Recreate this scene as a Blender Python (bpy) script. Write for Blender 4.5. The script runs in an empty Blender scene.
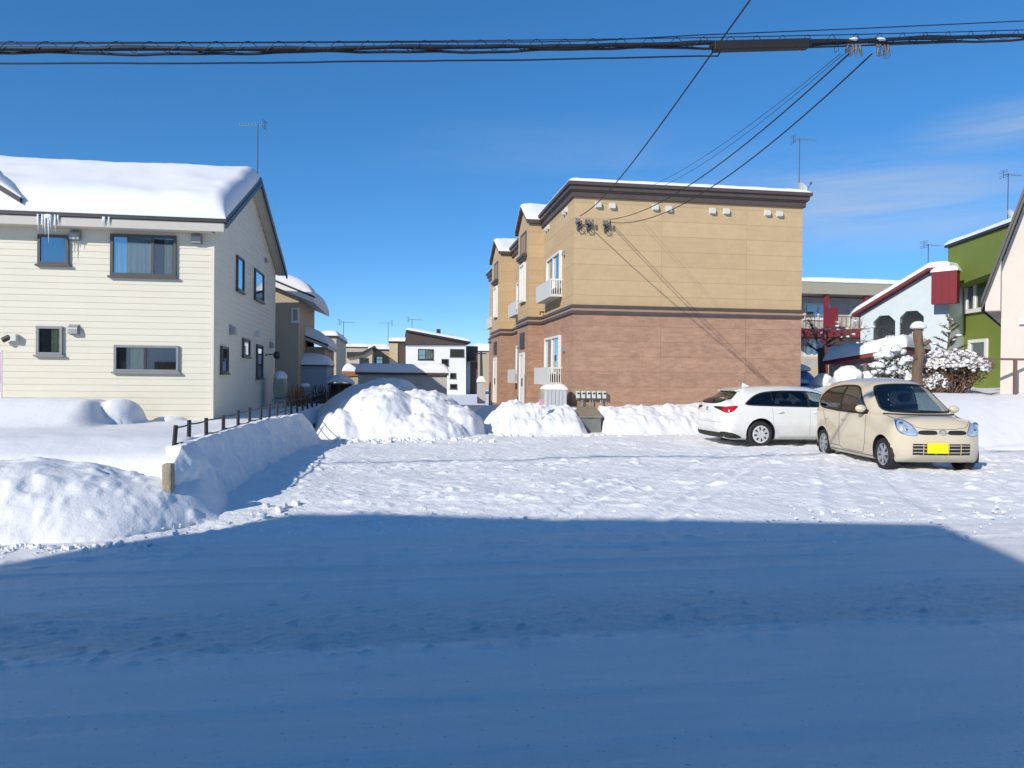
import bpy, bmesh, math, random
import numpy as np
from mathutils import Vector, Matrix
from mathutils.bvhtree import BVHTree
random.seed(7)
C = bpy.context.scene.collection
R = math.radians
SUN_AZ, SUN_EL = 46.0, 27.0

# ---------------------------------------------------------------- survey helper: photo bearing -> world position at a known distance
_f, _r, _yaw, _p, CZ = 760.0, .010, math.atan(.1541), math.atan(.0077), 1.6
FW = Vector((math.sin(_yaw)*math.cos(_p), math.cos(_yaw)*math.cos(_p), -math.sin(_p)))
RT = Vector((math.cos(_yaw), -math.sin(_yaw), 0)); UP = RT.cross(FW)
def ray(px, py):
    x = (px-512)/_f; y = -(py-384)/_f
    a = x*math.cos(_r)-y*math.sin(_r); b = x*math.sin(_r)+y*math.cos(_r)
    return RT*a+UP*b+FW
def at(px, py, Y):
    d = ray(px, py); t = Y/d.y; return Vector((d.x*t, Y, CZ+d.z*t))
def atX(px, py, X):
    d = ray(px, py); t = X/d.x; return Vector((X, d.y*t, CZ+d.z*t))
def G(px, py, z=0.0):
    d = ray(px, py); t = (z-CZ)/d.z; return Vector((d.x*t, d.y*t, z))
def xs(px, Y): return at(px, 377, Y).x
def zs(px, py, Y): return at(px, py, Y).z

# ---------------------------------------------------------------- materials
def nt(name):
    m = bpy.data.materials.new(name); m.use_nodes = True
    t = m.node_tree; b = t.nodes['Principled BSDF']; return m, t, b
def setin(b, **k):
    for a, v in k.items():
        n = {'rough':'Roughness','metal':'Metallic','spec':'Specular IOR Level','coat':'Coat Weight','sss':'Subsurface Weight'}[a]
        b.inputs[n].default_value = v
def plain(name, col, rough=.6, metal=0, var=.12, scale=3.0, bump=.0, bscale=60, coat=0, spec=.5, stretch=(1,1,1)):
    m, t, b = nt(name); N = t.nodes; L = t.links
    setin(b, rough=rough, metal=metal, coat=coat, spec=spec)
    tc = N.new('ShaderNodeTexCoord'); mp = N.new('ShaderNodeMapping'); mp.inputs['Scale'].default_value = stretch
    L.new(tc.outputs['Object'], mp.inputs['Vector'])
    no = N.new('ShaderNodeTexNoise'); no.inputs['Scale'].default_value = scale; no.inputs['Detail'].default_value = 6; no.inputs['Roughness'].default_value = .65
    L.new(mp.outputs[0], no.inputs['Vector'])
    r = N.new('ShaderNodeMapRange'); r.inputs['From Min'].default_value = .3; r.inputs['From Max'].default_value = .7
    r.inputs['To Min'].default_value = 1-var; r.inputs['To Max'].default_value = 1+var*.6
    L.new(no.outputs['Fac'], r.inputs['Value'])
    mx = N.new('ShaderNodeVectorMath'); mx.operation = 'SCALE'; mx.inputs[0].default_value = col
    L.new(r.outputs[0], mx.inputs['Scale']); L.new(mx.outputs[0], b.inputs['Base Color'])
    if bump:
        n2 = N.new('ShaderNodeTexNoise'); n2.inputs['Scale'].default_value = bscale; n2.inputs['Detail'].default_value = 4
        L.new(mp.outputs[0], n2.inputs['Vector'])
        bp = N.new('ShaderNodeBump'); bp.inputs['Strength'].default_value = bump; bp.inputs['Distance'].default_value = .02
        L.new(n2.outputs['Fac'], bp.inputs['Height']); L.new(bp.outputs[0], b.inputs['Normal'])
    return m
def snow_mat(name, col=(.77,.775,.785), b1=.35, s1=9, b2=.25, s2=45, dirt=0.0, d1=.06):
    m, t, b = nt(name); N = t.nodes; L = t.links
    setin(b, rough=.75, spec=.25)
    tc = N.new('ShaderNodeTexCoord')
    def noise(sc, det=6, ro=.6):
        n = N.new('ShaderNodeTexNoise'); n.inputs['Scale'].default_value = sc; n.inputs['Detail'].default_value = det; n.inputs['Roughness'].default_value = ro
        L.new(tc.outputs['Object'], n.inputs['Vector']); return n
    a = noise(s1); c = noise(s2, 3)
    bp = N.new('ShaderNodeBump'); bp.inputs['Strength'].default_value = b1; bp.inputs['Distance'].default_value = d1; L.new(a.outputs['Fac'], bp.inputs['Height'])
    bq = N.new('ShaderNodeBump'); bq.inputs['Strength'].default_value = b2; bq.inputs['Distance'].default_value = .012; L.new(c.outputs['Fac'], bq.inputs['Height'])
    L.new(bp.outputs[0], bq.inputs['Normal']); L.new(bq.outputs[0], b.inputs['Normal'])
    d = noise(1.1, 8, .7); r = N.new('ShaderNodeMapRange'); r.inputs['From Min'].default_value = .45; r.inputs['From Max'].default_value = .75; r.inputs['To Max'].default_value = dirt
    L.new(d.outputs['Fac'], r.inputs['Value'])
    mx = N.new('ShaderNodeMixRGB'); mx.inputs[1].default_value = (*col,1); mx.inputs[2].default_value = (.52,.50,.46,1)
    L.new(r.outputs[0], mx.inputs[0]); L.new(mx.outputs[0], b.inputs['Base Color'])
    return m
def road_mat():
    m, t, b = nt('packed_road_snow'); N = t.nodes; L = t.links
    setin(b, rough=.55, spec=.3)
    tc = N.new('ShaderNodeTexCoord')
    def noise(sc, st, det=6, ro=.6):
        mp = N.new('ShaderNodeMapping'); mp.inputs['Scale'].default_value = st; L.new(tc.outputs['Object'], mp.inputs['Vector'])
        n = N.new('ShaderNodeTexNoise'); n.inputs['Scale'].default_value = sc; n.inputs['Detail'].default_value = det; n.inputs['Roughness'].default_value = ro
        L.new(mp.outputs[0], n.inputs['Vector']); return n
    a = noise(3.0, (.3,1.5,1), 10, .72); g = noise(30, (.8,1.2,1), 6, .75); k = noise(5.0, (.5,1.6,1), 3, .5)
    def rng(n, lo, hi, t0, t1):
        r = N.new('ShaderNodeMapRange'); r.inputs['From Min'].default_value = lo; r.inputs['From Max'].default_value = hi
        r.inputs['To Min'].default_value = t0; r.inputs['To Max'].default_value = t1; L.new(n.outputs['Fac'], r.inputs['Value']); return r
    m1 = N.new('ShaderNodeMixRGB'); m1.inputs[1].default_value = (.90,.885,.87,1); m1.inputs[2].default_value = (.78,.765,.74,1)
    L.new(rng(a, .40, .72, 0, .6).outputs[0], m1.inputs[0])
    # a broad churned wheel lane running along the road, greyer than the rest
    sp = N.new('ShaderNodeSeparateXYZ'); L.new(tc.outputs['Object'], sp.inputs[0])
    w = N.new('ShaderNodeMath'); w.operation='MULTIPLY_ADD'; L.new(k.outputs['Fac'], w.inputs[0]); w.inputs[1].default_value=.5; L.new(sp.outputs['Y'], w.inputs[2])
    cr = N.new('ShaderNodeValToRGB'); mr = N.new('ShaderNodeMapRange'); mr.inputs['From Min'].default_value=2; mr.inputs['From Max'].default_value=8
    L.new(w.outputs[0], mr.inputs['Value']); L.new(mr.outputs[0], cr.inputs[0])
    e = cr.color_ramp.elements; e[0].position=0; e[0].color=(0,0,0,1); e[1].position=1; e[1].color=(0,0,0,1)
    for p_, v in ((.12,.15),(.2,0),(.475,0),(.50,.8),(.60,.6),(.66,.15),(.72,.1),(.78,.3),(.84,0)):
        q = e.new(p_); q.color=(v,v,v,1)
    m2 = N.new('ShaderNodeMixRGB'); m2.inputs[2].default_value = (.64,.64,.61,1); L.new(m1.outputs[0], m2.inputs[1])
    gm = N.new('ShaderNodeMath'); gm.operation='MULTIPLY'; L.new(cr.outputs[0], gm.inputs[0]); L.new(rng(g, .35, .6, .35, 1).outputs[0], gm.inputs[1])
    L.new(gm.outputs[0], m2.inputs[0])
    # thin dirty scrapes and grit
    d = noise(7.0, (.22,2.4,1), 6, .72); d2 = noise(60, (.5,1,1), 2, .5)
    m3 = N.new('ShaderNodeMixRGB'); m3.inputs[2].default_value = (.24,.235,.22,1); L.new(m2.outputs[0], m3.inputs[1])
    mm = N.new('ShaderNodeMath'); mm.operation='MAXIMUM'; L.new(rng(d, .63, .75, 0, .5).outputs[0], mm.inputs[0]); L.new(rng(d2, .70, .76, 0, .75).outputs[0], mm.inputs[1])
    L.new(mm.outputs[0], m3.inputs[0]); L.new(m3.outputs[0], b.inputs['Base Color'])
    bp = N.new('ShaderNodeBump'); bp.inputs['Strength'].default_value = .35; bp.inputs['Distance'].default_value = .03; L.new(a.outputs['Fac'], bp.inputs['Height'])
    bq = N.new('ShaderNodeBump'); bq.inputs['Strength'].default_value = .9; bq.inputs['Distance'].default_value = .02; L.new(g.outputs['Fac'], bq.inputs['Height']); L.new(bp.outputs[0], bq.inputs['Normal'])
    L.new(bq.outputs[0], b.inputs['Normal'])
    return m
def panel_mat(name, c1, c2, cm, bw, bh, mortar=.004, noise_var=.15, hbands=None, bump=.3, rough=.8):
    """cladding whose boards or bricks run along the wall; works on walls facing x or y"""
    m, t, b = nt(name); N = t.nodes; L = t.links; setin(b, rough=rough, spec=.25)
    g = N.new('ShaderNodeNewGeometry'); sp = N.new('ShaderNodeSeparateXYZ'); L.new(g.outputs['Position'], sp.inputs[0])
    ad = N.new('ShaderNodeMath'); L.new(sp.outputs['X'], ad.inputs[0]); L.new(sp.outputs['Y'], ad.inputs[1])
    cb = N.new('ShaderNodeCombineXYZ'); L.new(ad.outputs[0], cb.inputs[0]); L.new(sp.outputs['Z'], cb.inputs[1])
    br = N.new('ShaderNodeTexBrick'); br.inputs['Scale'].default_value = 1; br.inputs['Brick Width'].default_value = bw; br.inputs['Row Height'].default_value = bh
    br.inputs['Mortar Size'].default_value = mortar; br.inputs['Mortar Smooth'].default_value = .3
    br.inputs['Color1'].default_value = (*c1,1); br.inputs['Color2'].default_value = (*c2,1); br.inputs['Mortar'].default_value = (*cm,1)
    L.new(cb.outputs[0], br.inputs['Vector'])
    mp = N.new('ShaderNodeMapping'); mp.inputs['Scale'].default_value = (1,1,1.7); L.new(g.outputs['Position'], mp.inputs['Vector'])
    no = N.new('ShaderNodeTexNoise'); no.inputs['Scale'].default_value = 2.6; no.inputs['Detail'].default_value = 10; no.inputs['Roughness'].default_value = .72
    L.new(mp.outputs[0], no.inputs['Vector'])
    r = N.new('ShaderNodeMapRange'); r.inputs['From Min'].default_value = .3; r.inputs['From Max'].default_value = .7; r.inputs['To Min'].default_value = 1-noise_var; r.inputs['To Max'].default_value = 1+noise_var
    L.new(no.outputs['Fac'], r.inputs['Value'])
    v = N.new('ShaderNodeVectorMath'); v.operation='SCALE'; L.new(br.outputs['Color'], v.inputs[0]); L.new(r.outputs[0], v.inputs['Scale'])
    out = v.outputs[0]
    if hbands:   # large board courses with their own tint and joints
        b2 = N.new('ShaderNodeTexBrick'); b2.offset = 0; b2.inputs['Scale'].default_value = 1; b2.inputs['Brick Width'].default_value = hbands[0]; b2.inputs['Row Height'].default_value = hbands[1]
        b2.inputs['Mortar Size'].default_value = .007; b2.inputs['Color1'].default_value = (hbands[2],)*3+(1,); b2.inputs['Color2'].default_value = (1.04,1.04,1.04,1); b2.inputs['Mortar'].default_value = (.72,.70,.68,1)
        of = N.new('ShaderNodeVectorMath'); of.operation='SUBTRACT'; L.new(cb.outputs[0], of.inputs[0]); of.inputs[1].default_value = (hbands[3],0,0); L.new(of.outputs[0], b2.inputs['Vector'])
        v2 = N.new('ShaderNodeVectorMath'); v2.operation='MULTIPLY'; L.new(out, v2.inputs[0]); L.new(b2.outputs['Color'], v2.inputs[1]); out = v2.outputs[0]
    L.new(out, b.inputs['Base Color'])
    bp = N.new('ShaderNodeBump'); bp.inputs['Strength'].default_value = bump; bp.inputs['Distance'].default_value = .006; bp.invert = True
    L.new(br.outputs['Fac'], bp.inputs['Height']); L.new(bp.outputs[0], b.inputs['Normal'])
    return m
def glass_mat(name, tint=(.75,.8,.82), refl=.12, rough=.02):
    m = bpy.data.materials.new(name); m.use_nodes = True; t = m.node_tree; N = t.nodes; L = t.links; N.clear()
    o = N.new('ShaderNodeOutputMaterial'); tr = N.new('ShaderNodeBsdfTransparent'); tr.inputs[0].default_value = (*tint,1)
    gl = N.new('ShaderNodeBsdfGlossy'); gl.inputs['Roughness'].default_value = rough; gl.inputs[0].default_value=(.9,.95,1,1)
    lw = N.new('ShaderNodeLayerWeight'); lw.inputs['Blend'].default_value = .5
    pw = N.new('ShaderNodeMath'); pw.operation='POWER'; L.new(lw.outputs['Facing'], pw.inputs[0]); pw.inputs[1].default_value = 3.5
    mt = N.new('ShaderNodeMath'); mt.operation='MULTIPLY_ADD'; mt.use_clamp=True; L.new(pw.outputs[0], mt.inputs[0]); mt.inputs[1].default_value=.75; mt.inputs[2].default_value = refl
    no = N.new('ShaderNodeTexNoise'); no.inputs['Scale'].default_value = 1.5; tc = N.new('ShaderNodeTexCoord'); L.new(tc.outputs['Object'], no.inputs['Vector'])
    bp = N.new('ShaderNodeBump'); bp.inputs['Strength'].default_value=.05; L.new(no.outputs['Fac'], bp.inputs['Height']); L.new(bp.outputs[0], gl.inputs['Normal'])
    mx = N.new('ShaderNodeMixShader'); L.new(mt.outputs[0], mx.inputs[0]); L.new(tr.outputs[0], mx.inputs[1]); L.new(gl.outputs[0], mx.inputs[2]); L.new(mx.outputs[0], o.inputs[0])
    return m

XJ1 = at(661,300,22.0).x; XJ2 = at(746,300,22.0).x     # board joints on the long apartment wall
M = dict(
 snow=snow_mat('settled_snow', b1=.25, s1=4, b2=.15, s2=40),
 snow_rough=snow_mat('ploughed_snow', b1=.32, s1=8, b2=.3, s2=60, dirt=.12),
 snow_lot=snow_mat('trodden_snow', col=(.87,.868,.865), b1=.5, s1=12, b2=.6, s2=60, dirt=.25, d1=.05),
 snow_roof=snow_mat('roof_snow', col=(.77,.775,.785), b1=.10, s1=3, b2=.12, s2=30),
 road=road_mat(),
 siding=plain('cream_siding', (.645,.615,.50), .65, var=.05, scale=2, stretch=(.4,1,3)),
 siding_brightened=plain('cream_siding_ambient_lift', (.74,.70,.57), .7, var=.05, scale=2),  # same cream boards, coloured lighter in place of ambient light on the shaded gable
 stone=plain('pale_fascia', (.50,.47,.42), .6, var=.05),
 soffit=plain('soffit_board', (.52,.48,.40), .7, var=.05),
 dark=plain('dark_metal', (.035,.033,.034), .45, var=.1),
 black=plain('black_rubber', (.012,.012,.012), .7, var=.1),
 fence=plain('black_fence_paint', (.012,.011,.012), .5, var=.1),
 cable=plain('cable_sheath', (.012,.012,.014), .55, var=.2),
 bronze=plain('bronze_frame', (.075,.068,.062), .45, var=.08),
 alu=plain('window_aluminium', (.26,.265,.27), .4, metal=.3, var=.05),
 white=plain('white_frame', (.72,.71,.67), .5, var=.04),
 offwhite=plain('off_white_panel', (.60,.60,.56), .55, var=.06),
 vent=plain('vent_hood', (.36,.36,.35), .4, metal=.4, var=.1),
 glass=glass_mat('window_glass', (.74,.80,.82), .26),
 glassdark=plain('dark_glazing', (.02,.025,.03), .05, var=.2, spec=.8),
 curtain=plain('lace_curtain', (.62,.66,.66), .9, var=.1),
 curtain2=plain('green_curtain', (.48,.50,.30), .9, var=.2, scale=9),
 inside=plain('dark_room', (.03,.03,.03), .9),
 ice=plain('icicle_ice', (.75,.82,.88), .1, var=.03, spec=.7),
 apt_up=panel_mat('beige_cladding', (.505,.372,.215), (.49,.358,.205), (.44,.32,.185), .303, .1517, .003, .05, (XJ2-XJ1,.455,.95,XJ1+22), bump=.15),
 apt_lo=panel_mat('brick_cladding', (.41,.255,.172), (.35,.205,.14), (.385,.25,.175), .21, .065, .005, .17, (XJ2-XJ1,.455,.94,XJ1+22), bump=.5),
 apt_trim=plain('brown_cornice', (.085,.062,.052), .5, var=.12),
 apt_band=plain('beige_band', (.36,.24,.17), .7, var=.08),
 apt_niche=plain('niche_panel', (.30,.20,.13), .7, var=.08),
 concrete=plain('concrete_wall', (.50,.48,.44), .9, var=.18, scale=1.4, bump=.15),
 tan=plain('sandstone_block', (.36,.30,.20), .9, var=.35, scale=12, bump=.5, bscale=30),
 grey_green=plain('grey_green_box', (.16,.17,.155), .5, var=.12, scale=5),
 box_lid=plain('weathered_lid', (.26,.22,.155), .6, var=.2, scale=8),
 cabinet=plain('pale_grey_cabinet', (.50,.50,.50), .45, var=.05),
 beige2=plain('beige_house_wall', (.44,.36,.26), .8, var=.06),
 beige3=plain('tan_house_wall', (.50,.41,.28), .8, var=.06),
 shed=plain('blue_grey_shed', (.30,.38,.42), .6, var=.08, stretch=(8,8,1)),
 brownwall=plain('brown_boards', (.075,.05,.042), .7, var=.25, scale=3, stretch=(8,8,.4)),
 whitewall=plain('white_render', (.74,.74,.72), .8, var=.03),
 redtrim=plain('red_trim', (.20,.025,.03), .6, var=.2, scale=2, stretch=(3,3,1)),
 redpaint=plain('red_box_panel', (.19,.016,.024), .5, var=.08, stretch=(6,6,1)),
 bluewall=plain('pale_blue_render', (.56,.64,.68), .8, var=.05),
 green=plain('moss_green_render', (.165,.215,.04), .8, var=.06),
 pinkwhite=plain('cream_render', (.60,.53,.47), .8, var=.04),
 rail=plain('brown_rail', (.16,.10,.085), .5, var=.1),
 olive=plain('olive_grey_fascia', (.36,.33,.25), .8, var=.05),
 bark=plain('bark', (.155,.105,.07), .95, var=.4, scale=7, bump=.9, bscale=22, stretch=(3,3,.6)),
 twig=plain('twig', (.17,.10,.07), .9, var=.3, scale=6),
 leafdark=plain('evergreen_leaf', (.045,.055,.022), .7, var=.4, scale=12),
 leafbrown=plain('brown_leaf', (.17,.095,.06), .8, var=.4, scale=12),
 galv=plain('galvanised_steel', (.33,.34,.35), .4, metal=.6, var=.1),
 tankgreen=plain('tank_paint', (.33,.31,.22), .5, var=.1),
 cream_car=plain('cream_car_paint', (.60,.515,.37), .22, var=.03, coat=.7),
 white_car=plain('pearl_white_paint', (.74,.75,.715), .2, var=.03, coat=.8),
 car_glass=glass_mat('car_glass', (.50,.58,.57), .10, .01),
 car_tint=glass_mat('privacy_glass', (.06,.065,.07), .07, .01),
 seat=plain('seat_fabric', (.13,.12,.11), .9),
 seatlight=plain('pale_seat_fabric', (.42,.46,.48), .9),
 rim=plain('alloy_rim', (.52,.53,.55), .28, metal=.7, var=.08),
 cover=plain('silver_wheel_cover', (.60,.61,.62), .35, metal=.3, var=.05),
 lamp=plain('headlamp_lens', (.62,.66,.72), .05, metal=.5, var=.35, scale=14, coat=1),
 chrome=plain('chrome', (.8,.8,.82), .1, metal=1, var=.03),
 redlamp=plain('red_lens', (.45,.008,.015), .1, var=.2, scale=9, coat=1),
 yellow=plain('yellow_plate', (.95,.80,.0), .45, var=.01),
 blue_car=plain('blue_car_paint', (.10,.22,.48), .3, var=.05, coat=.5),
 pink=plain('pink_banner', (.62,.28,.42), .8, var=.1),
 insul=plain('grey_insulator', (.09,.09,.09), .4, var=.2),
 pole=plain('concrete_pole', (.36,.35,.33), .9, var=.1),
 orange=plain('orange_stems', (.38,.16,.06), .9, var=.3),
)

def road_film(m, top):
    # thin grey road film that fades out up the sills
    t=m.node_tree; N=t.nodes; L=t.links; b=N['Principled BSDF']; src=b.inputs['Base Color'].links[0].from_socket
    tc=N.new('ShaderNodeTexCoord'); sp=N.new('ShaderNodeSeparateXYZ'); L.new(tc.outputs['Object'],sp.inputs[0])
    no=N.new('ShaderNodeTexNoise'); no.inputs['Scale'].default_value=5; no.inputs['Detail'].default_value=8; L.new(tc.outputs['Object'],no.inputs['Vector'])
    ad=N.new('ShaderNodeMath'); ad.operation='MULTIPLY_ADD'; L.new(no.outputs['Fac'],ad.inputs[0]); ad.inputs[1].default_value=-.35; L.new(sp.outputs['Z'],ad.inputs[2])
    mr=N.new('ShaderNodeMapRange'); mr.inputs['From Min'].default_value=-.02; mr.inputs['From Max'].default_value=top; mr.inputs['To Min'].default_value=.55; mr.inputs['To Max'].default_value=0; L.new(ad.outputs[0],mr.inputs['Value'])
    mx=N.new('ShaderNodeMixRGB'); L.new(mr.outputs[0],mx.inputs[0]); L.new(src,mx.inputs[1]); mx.inputs[2].default_value=(.30,.29,.26,1); L.new(mx.outputs[0],b.inputs['Base Color'])
    r2=N.new('ShaderNodeMapRange'); r2.inputs['To Min'].default_value=b.inputs['Roughness'].default_value; r2.inputs['To Max'].default_value=.75; L.new(mr.outputs[0],r2.inputs['Value']); L.new(r2.outputs[0],b.inputs['Roughness'])
road_film(M['cream_car'],.35); road_film(M['white_car'],.45)
# ---------------------------------------------------------------- objects
def tag(o, label=None, cat=None, group=None, kind=None):
    if label: o['label'] = label
    if cat: o['category'] = cat
    if group: o['group'] = group
    if kind: o['kind'] = kind
    return o
def thing(name, label, cat, loc=(0,0,0), group=None, rz=0, local=False):
    o = bpy.data.objects.new(name, None); C.objects.link(o); o.location = loc; o.rotation_euler = (0,0,rz)
    o.empty_display_size = .3; tag(o, label, cat, group); o['_w'] = 0 if local else 1
    return o
def link(name, me, mat, parent=None):
    o = bpy.data.objects.new(name, me); C.objects.link(o)
    for m in (mat if isinstance(mat, (list,tuple)) else [mat]): me.materials.append(m)
    if parent is not None:
        o.parent = parent
        if parent.type == 'EMPTY' and parent.get('_w') == 1: o.matrix_parent_inverse = Matrix.Translation(-Vector(parent.location))
    return o
def copy_tree(o, parent=None):
    c = o.copy(); C.objects.link(c)
    if parent is not None: c.parent = parent
    for ch in list(o.children): copy_tree(ch, c)
    return c
class MB:
    def __init__(s): s.v = []; s.f = []; s.m = []
    def add(s, vs, fs, mi=0):
        n = len(s.v); s.v += [tuple(v) for v in vs]; s.f += [tuple(i+n for i in f) for f in fs]; s.m += [mi]*len(fs); return s
    def box(s, x0, x1, y0, y1, z0, z1, mi=0):
        if x0>x1: x0,x1=x1,x0
        if y0>y1: y0,y1=y1,y0
        if z0>z1: z0,z1=z1,z0
        return s.add([(x0,y0,z0),(x1,y0,z0),(x1,y1,z0),(x0,y1,z0),(x0,y0,z1),(x1,y0,z1),(x1,y1,z1),(x0,y1,z1)],
          [(0,3,2,1),(4,5,6,7),(0,1,5,4),(1,2,6,5),(2,3,7,6),(3,0,4,7)], mi)
    def prism(s, pts, d, mi=0):
        """closed polygon pts (3D, coplanar) swept by vector d"""
        n = len(pts); d = Vector(d); a = [Vector(p) for p in pts]; b = [p+d for p in a]
        nn = Vector((0,0,0))
        for i in range(n): nn += a[i].cross(a[(i+1)%n])
        fl = nn.dot(d) > 0
        fs = [tuple(range(n)), tuple(range(2*n-1, n-1, -1))] if not fl else [tuple(range(n-1,-1,-1)), tuple(range(n, 2*n))]
        for i in range(n):
            j = (i+1)%n; q = (i, i+n, j+n, j); fs.append(q if not fl else q[::-1])
        return s.add(a+b, fs, mi)
    def tube(s, pts, r, n=8, mi=0, cap=True):
        pts = [Vector(p) for p in pts]; rr = r if isinstance(r,(list,tuple)) else [r]*len(pts)
        base = len(s.v); vs = []; fs = []; ref = None
        for i, p in enumerate(pts):
            d = (pts[min(i+1,len(pts)-1)]-pts[max(i-1,0)])
            d = d.normalized() if d.length>1e-9 else Vector((0,0,1))
            if ref is None: ref = Vector((0,0,1)) if abs(d.z)<.9 else Vector((1,0,0))
            u = d.cross(ref).normalized(); ref = u.cross(d)
            for k in range(n):
                a = 2*math.pi*k/n; vs.append(p+(u*math.cos(a)+ref*math.sin(a))*rr[i])
        for i in range(len(pts)-1):
            for k in range(n):
                k2 = (k+1)%n; fs.append((i*n+k, i*n+k2, (i+1)*n+k2, (i+1)*n+k))
        if cap: fs.append(tuple(range(n-1,-1,-1))); fs.append(tuple(range((len(pts)-1)*n, len(pts)*n)))
        return s.add(vs, fs, mi)
    def blob(s, c, rx, ry, rz, seg=10, ring=7, jit=0, mi=0, seed=0, flat=False):
        rnd = random.Random(seed); vs = []; fs = []
        for i in range(ring+1):
            th = math.pi*i/ring
            for k in range(seg):
                a = 2*math.pi*k/seg; j = 1+rnd.uniform(-jit, jit) if 0<i<ring else 1
                z = math.cos(th)
                if flat and z<0: z *= .25
                vs.append((c[0]+rx*j*math.sin(th)*math.cos(a), c[1]+ry*j*math.sin(th)*math.sin(a), c[2]+rz*j*z))
        for i in range(ring):
            for k in range(seg):
                k2=(k+1)%seg; fs.append((i*seg+k, (i+1)*seg+k, (i+1)*seg+k2, i*seg+k2))
        return s.add(vs, fs, mi)
    def build(s, name, mat, parent=None, smooth=False, bevel=0):
        me = bpy.data.meshes.new(name); me.from_pydata(s.v, [], s.f); 
        if isinstance(mat,(list,tuple)): me.polygons.foreach_set('material_index', s.m)
        if smooth: me.polygons.foreach_set('use_smooth', [True]*len(me.polygons))
        me.update(); o = link(name, me, mat, parent)
        if bevel:
            b = o.modifiers.new('b','BEVEL'); b.width = bevel; b.segments = 2; b.limit_method='ANGLE'
        return o
def grid_mesh(name, X, Y, Z, mat, parent=None, smooth=True, closed=False):
    """X,Y,Z 2-D arrays (ny,nx)"""
    ny, nx = X.shape; co = np.stack([X,Y,Z],-1).reshape(-1,3).astype(np.float32)
    i = np.arange(ny-1)[:,None]*nx+np.arange(nx-1)[None,:]
    q = np.stack([i, i+1, i+1+nx, i+nx],-1).reshape(-1,4).astype(np.int32)
    me = bpy.data.meshes.new(name); me.vertices.add(len(co)); me.vertices.foreach_set('co', co.ravel())
    me.loops.add(q.size); me.loops.foreach_set('vertex_index', q.ravel())
    me.polygons.add(len(q)); me.polygons.foreach_set('loop_start', np.arange(0,q.size,4,dtype=np.int32))
    me.polygons.foreach_set('use_smooth', np.full(len(q), smooth)); me.update(calc_edges=True); me.validate()
    return link(name, me, mat, parent)

# ---------------------------------------------------------------- noise in numpy
def hsh(i, j, s):
    v = np.sin(i*127.1+j*311.7+s*74.7)*43758.5453; return v-np.floor(v)
def vn(x, y, s=0):
    xi = np.floor(x); yi = np.floor(y); u = x-xi; v = y-yi; u = u*u*u*(u*(u*6-15)+10); v = v*v*v*(v*(v*6-15)+10)
    a = hsh(xi,yi,s); b = hsh(xi+1,yi,s); c = hsh(xi,yi+1,s); d = hsh(xi+1,yi+1,s)
    return (a*(1-u)+b*u)*(1-v)+(c*(1-u)+d*u)*v
def fbm(x, y, o=4, s=0, g=.5):
    t = 0; a = 1; n = 0; k = .6
    for i in range(o):
        t = t+a*(vn(x,y,s+i*3)-.5); n += a; a *= g
        x, y = (x*math.cos(k)-y*math.sin(k))*2.03+5.1, (x*math.sin(k)+y*math.cos(k))*2.03+1.7
    return t/n*2
def sst(a, b, x):
    t = np.clip((x-a)/(b-a), 0, 1); return t*t*(3-2*t)
def axis(segs):
    """segs: (start, end, step) -> concatenated coordinates"""
    out = []
    for a, b, d in segs:
        n = max(1, int(round((b-a)/d))); out += list(np.linspace(a, b, n, endpoint=False))
    out.append(segs[-1][1]); return np.array(out)
def lumps(X, Y, Z, n, rx, ry, rmin, rmax, h, seed, wmask=None, flat=2.0):
    """adds n broken-snow lumps to a height grid with 1-D axes X (cols) and Y (rows)"""
    rng = np.random.RandomState(seed); xa = X[0]; ya = Y[:,0]
    for _ in range(n):
        cx = rng.uniform(*rx); cy = rng.uniform(*ry)
        if wmask is not None and rng.rand() > wmask(cx, cy): continue
        r = rmin+(rmax-rmin)*rng.rand()**2.5; e = rng.uniform(.6,1.5); hh = h*r*rng.uniform(.4,1.2)
        i0, i1 = np.searchsorted(xa, [cx-2*r, cx+2*r]); j0, j1 = np.searchsorted(ya, [cy-2*r, cy+2*r])
        if i1<=i0 or j1<=j0: continue
        dx = (X[j0:j1,i0:i1]-cx)/r*e; dy = (Y[j0:j1,i0:i1]-cy)/r/e; a = rng.uniform(0,3.14)
        dx, dy = dx*math.cos(a)-dy*math.sin(a), dx*math.sin(a)+dy*math.cos(a)
        d = np.maximum(np.abs(dx), np.abs(dy))*.5+.5*np.sqrt(dx*dx+dy*dy)
        Z[j0:j1,i0:i1] += hh*np.clip(1-d**flat, 0, 1)**.7*(1+.35*dx)
    return Z
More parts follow.
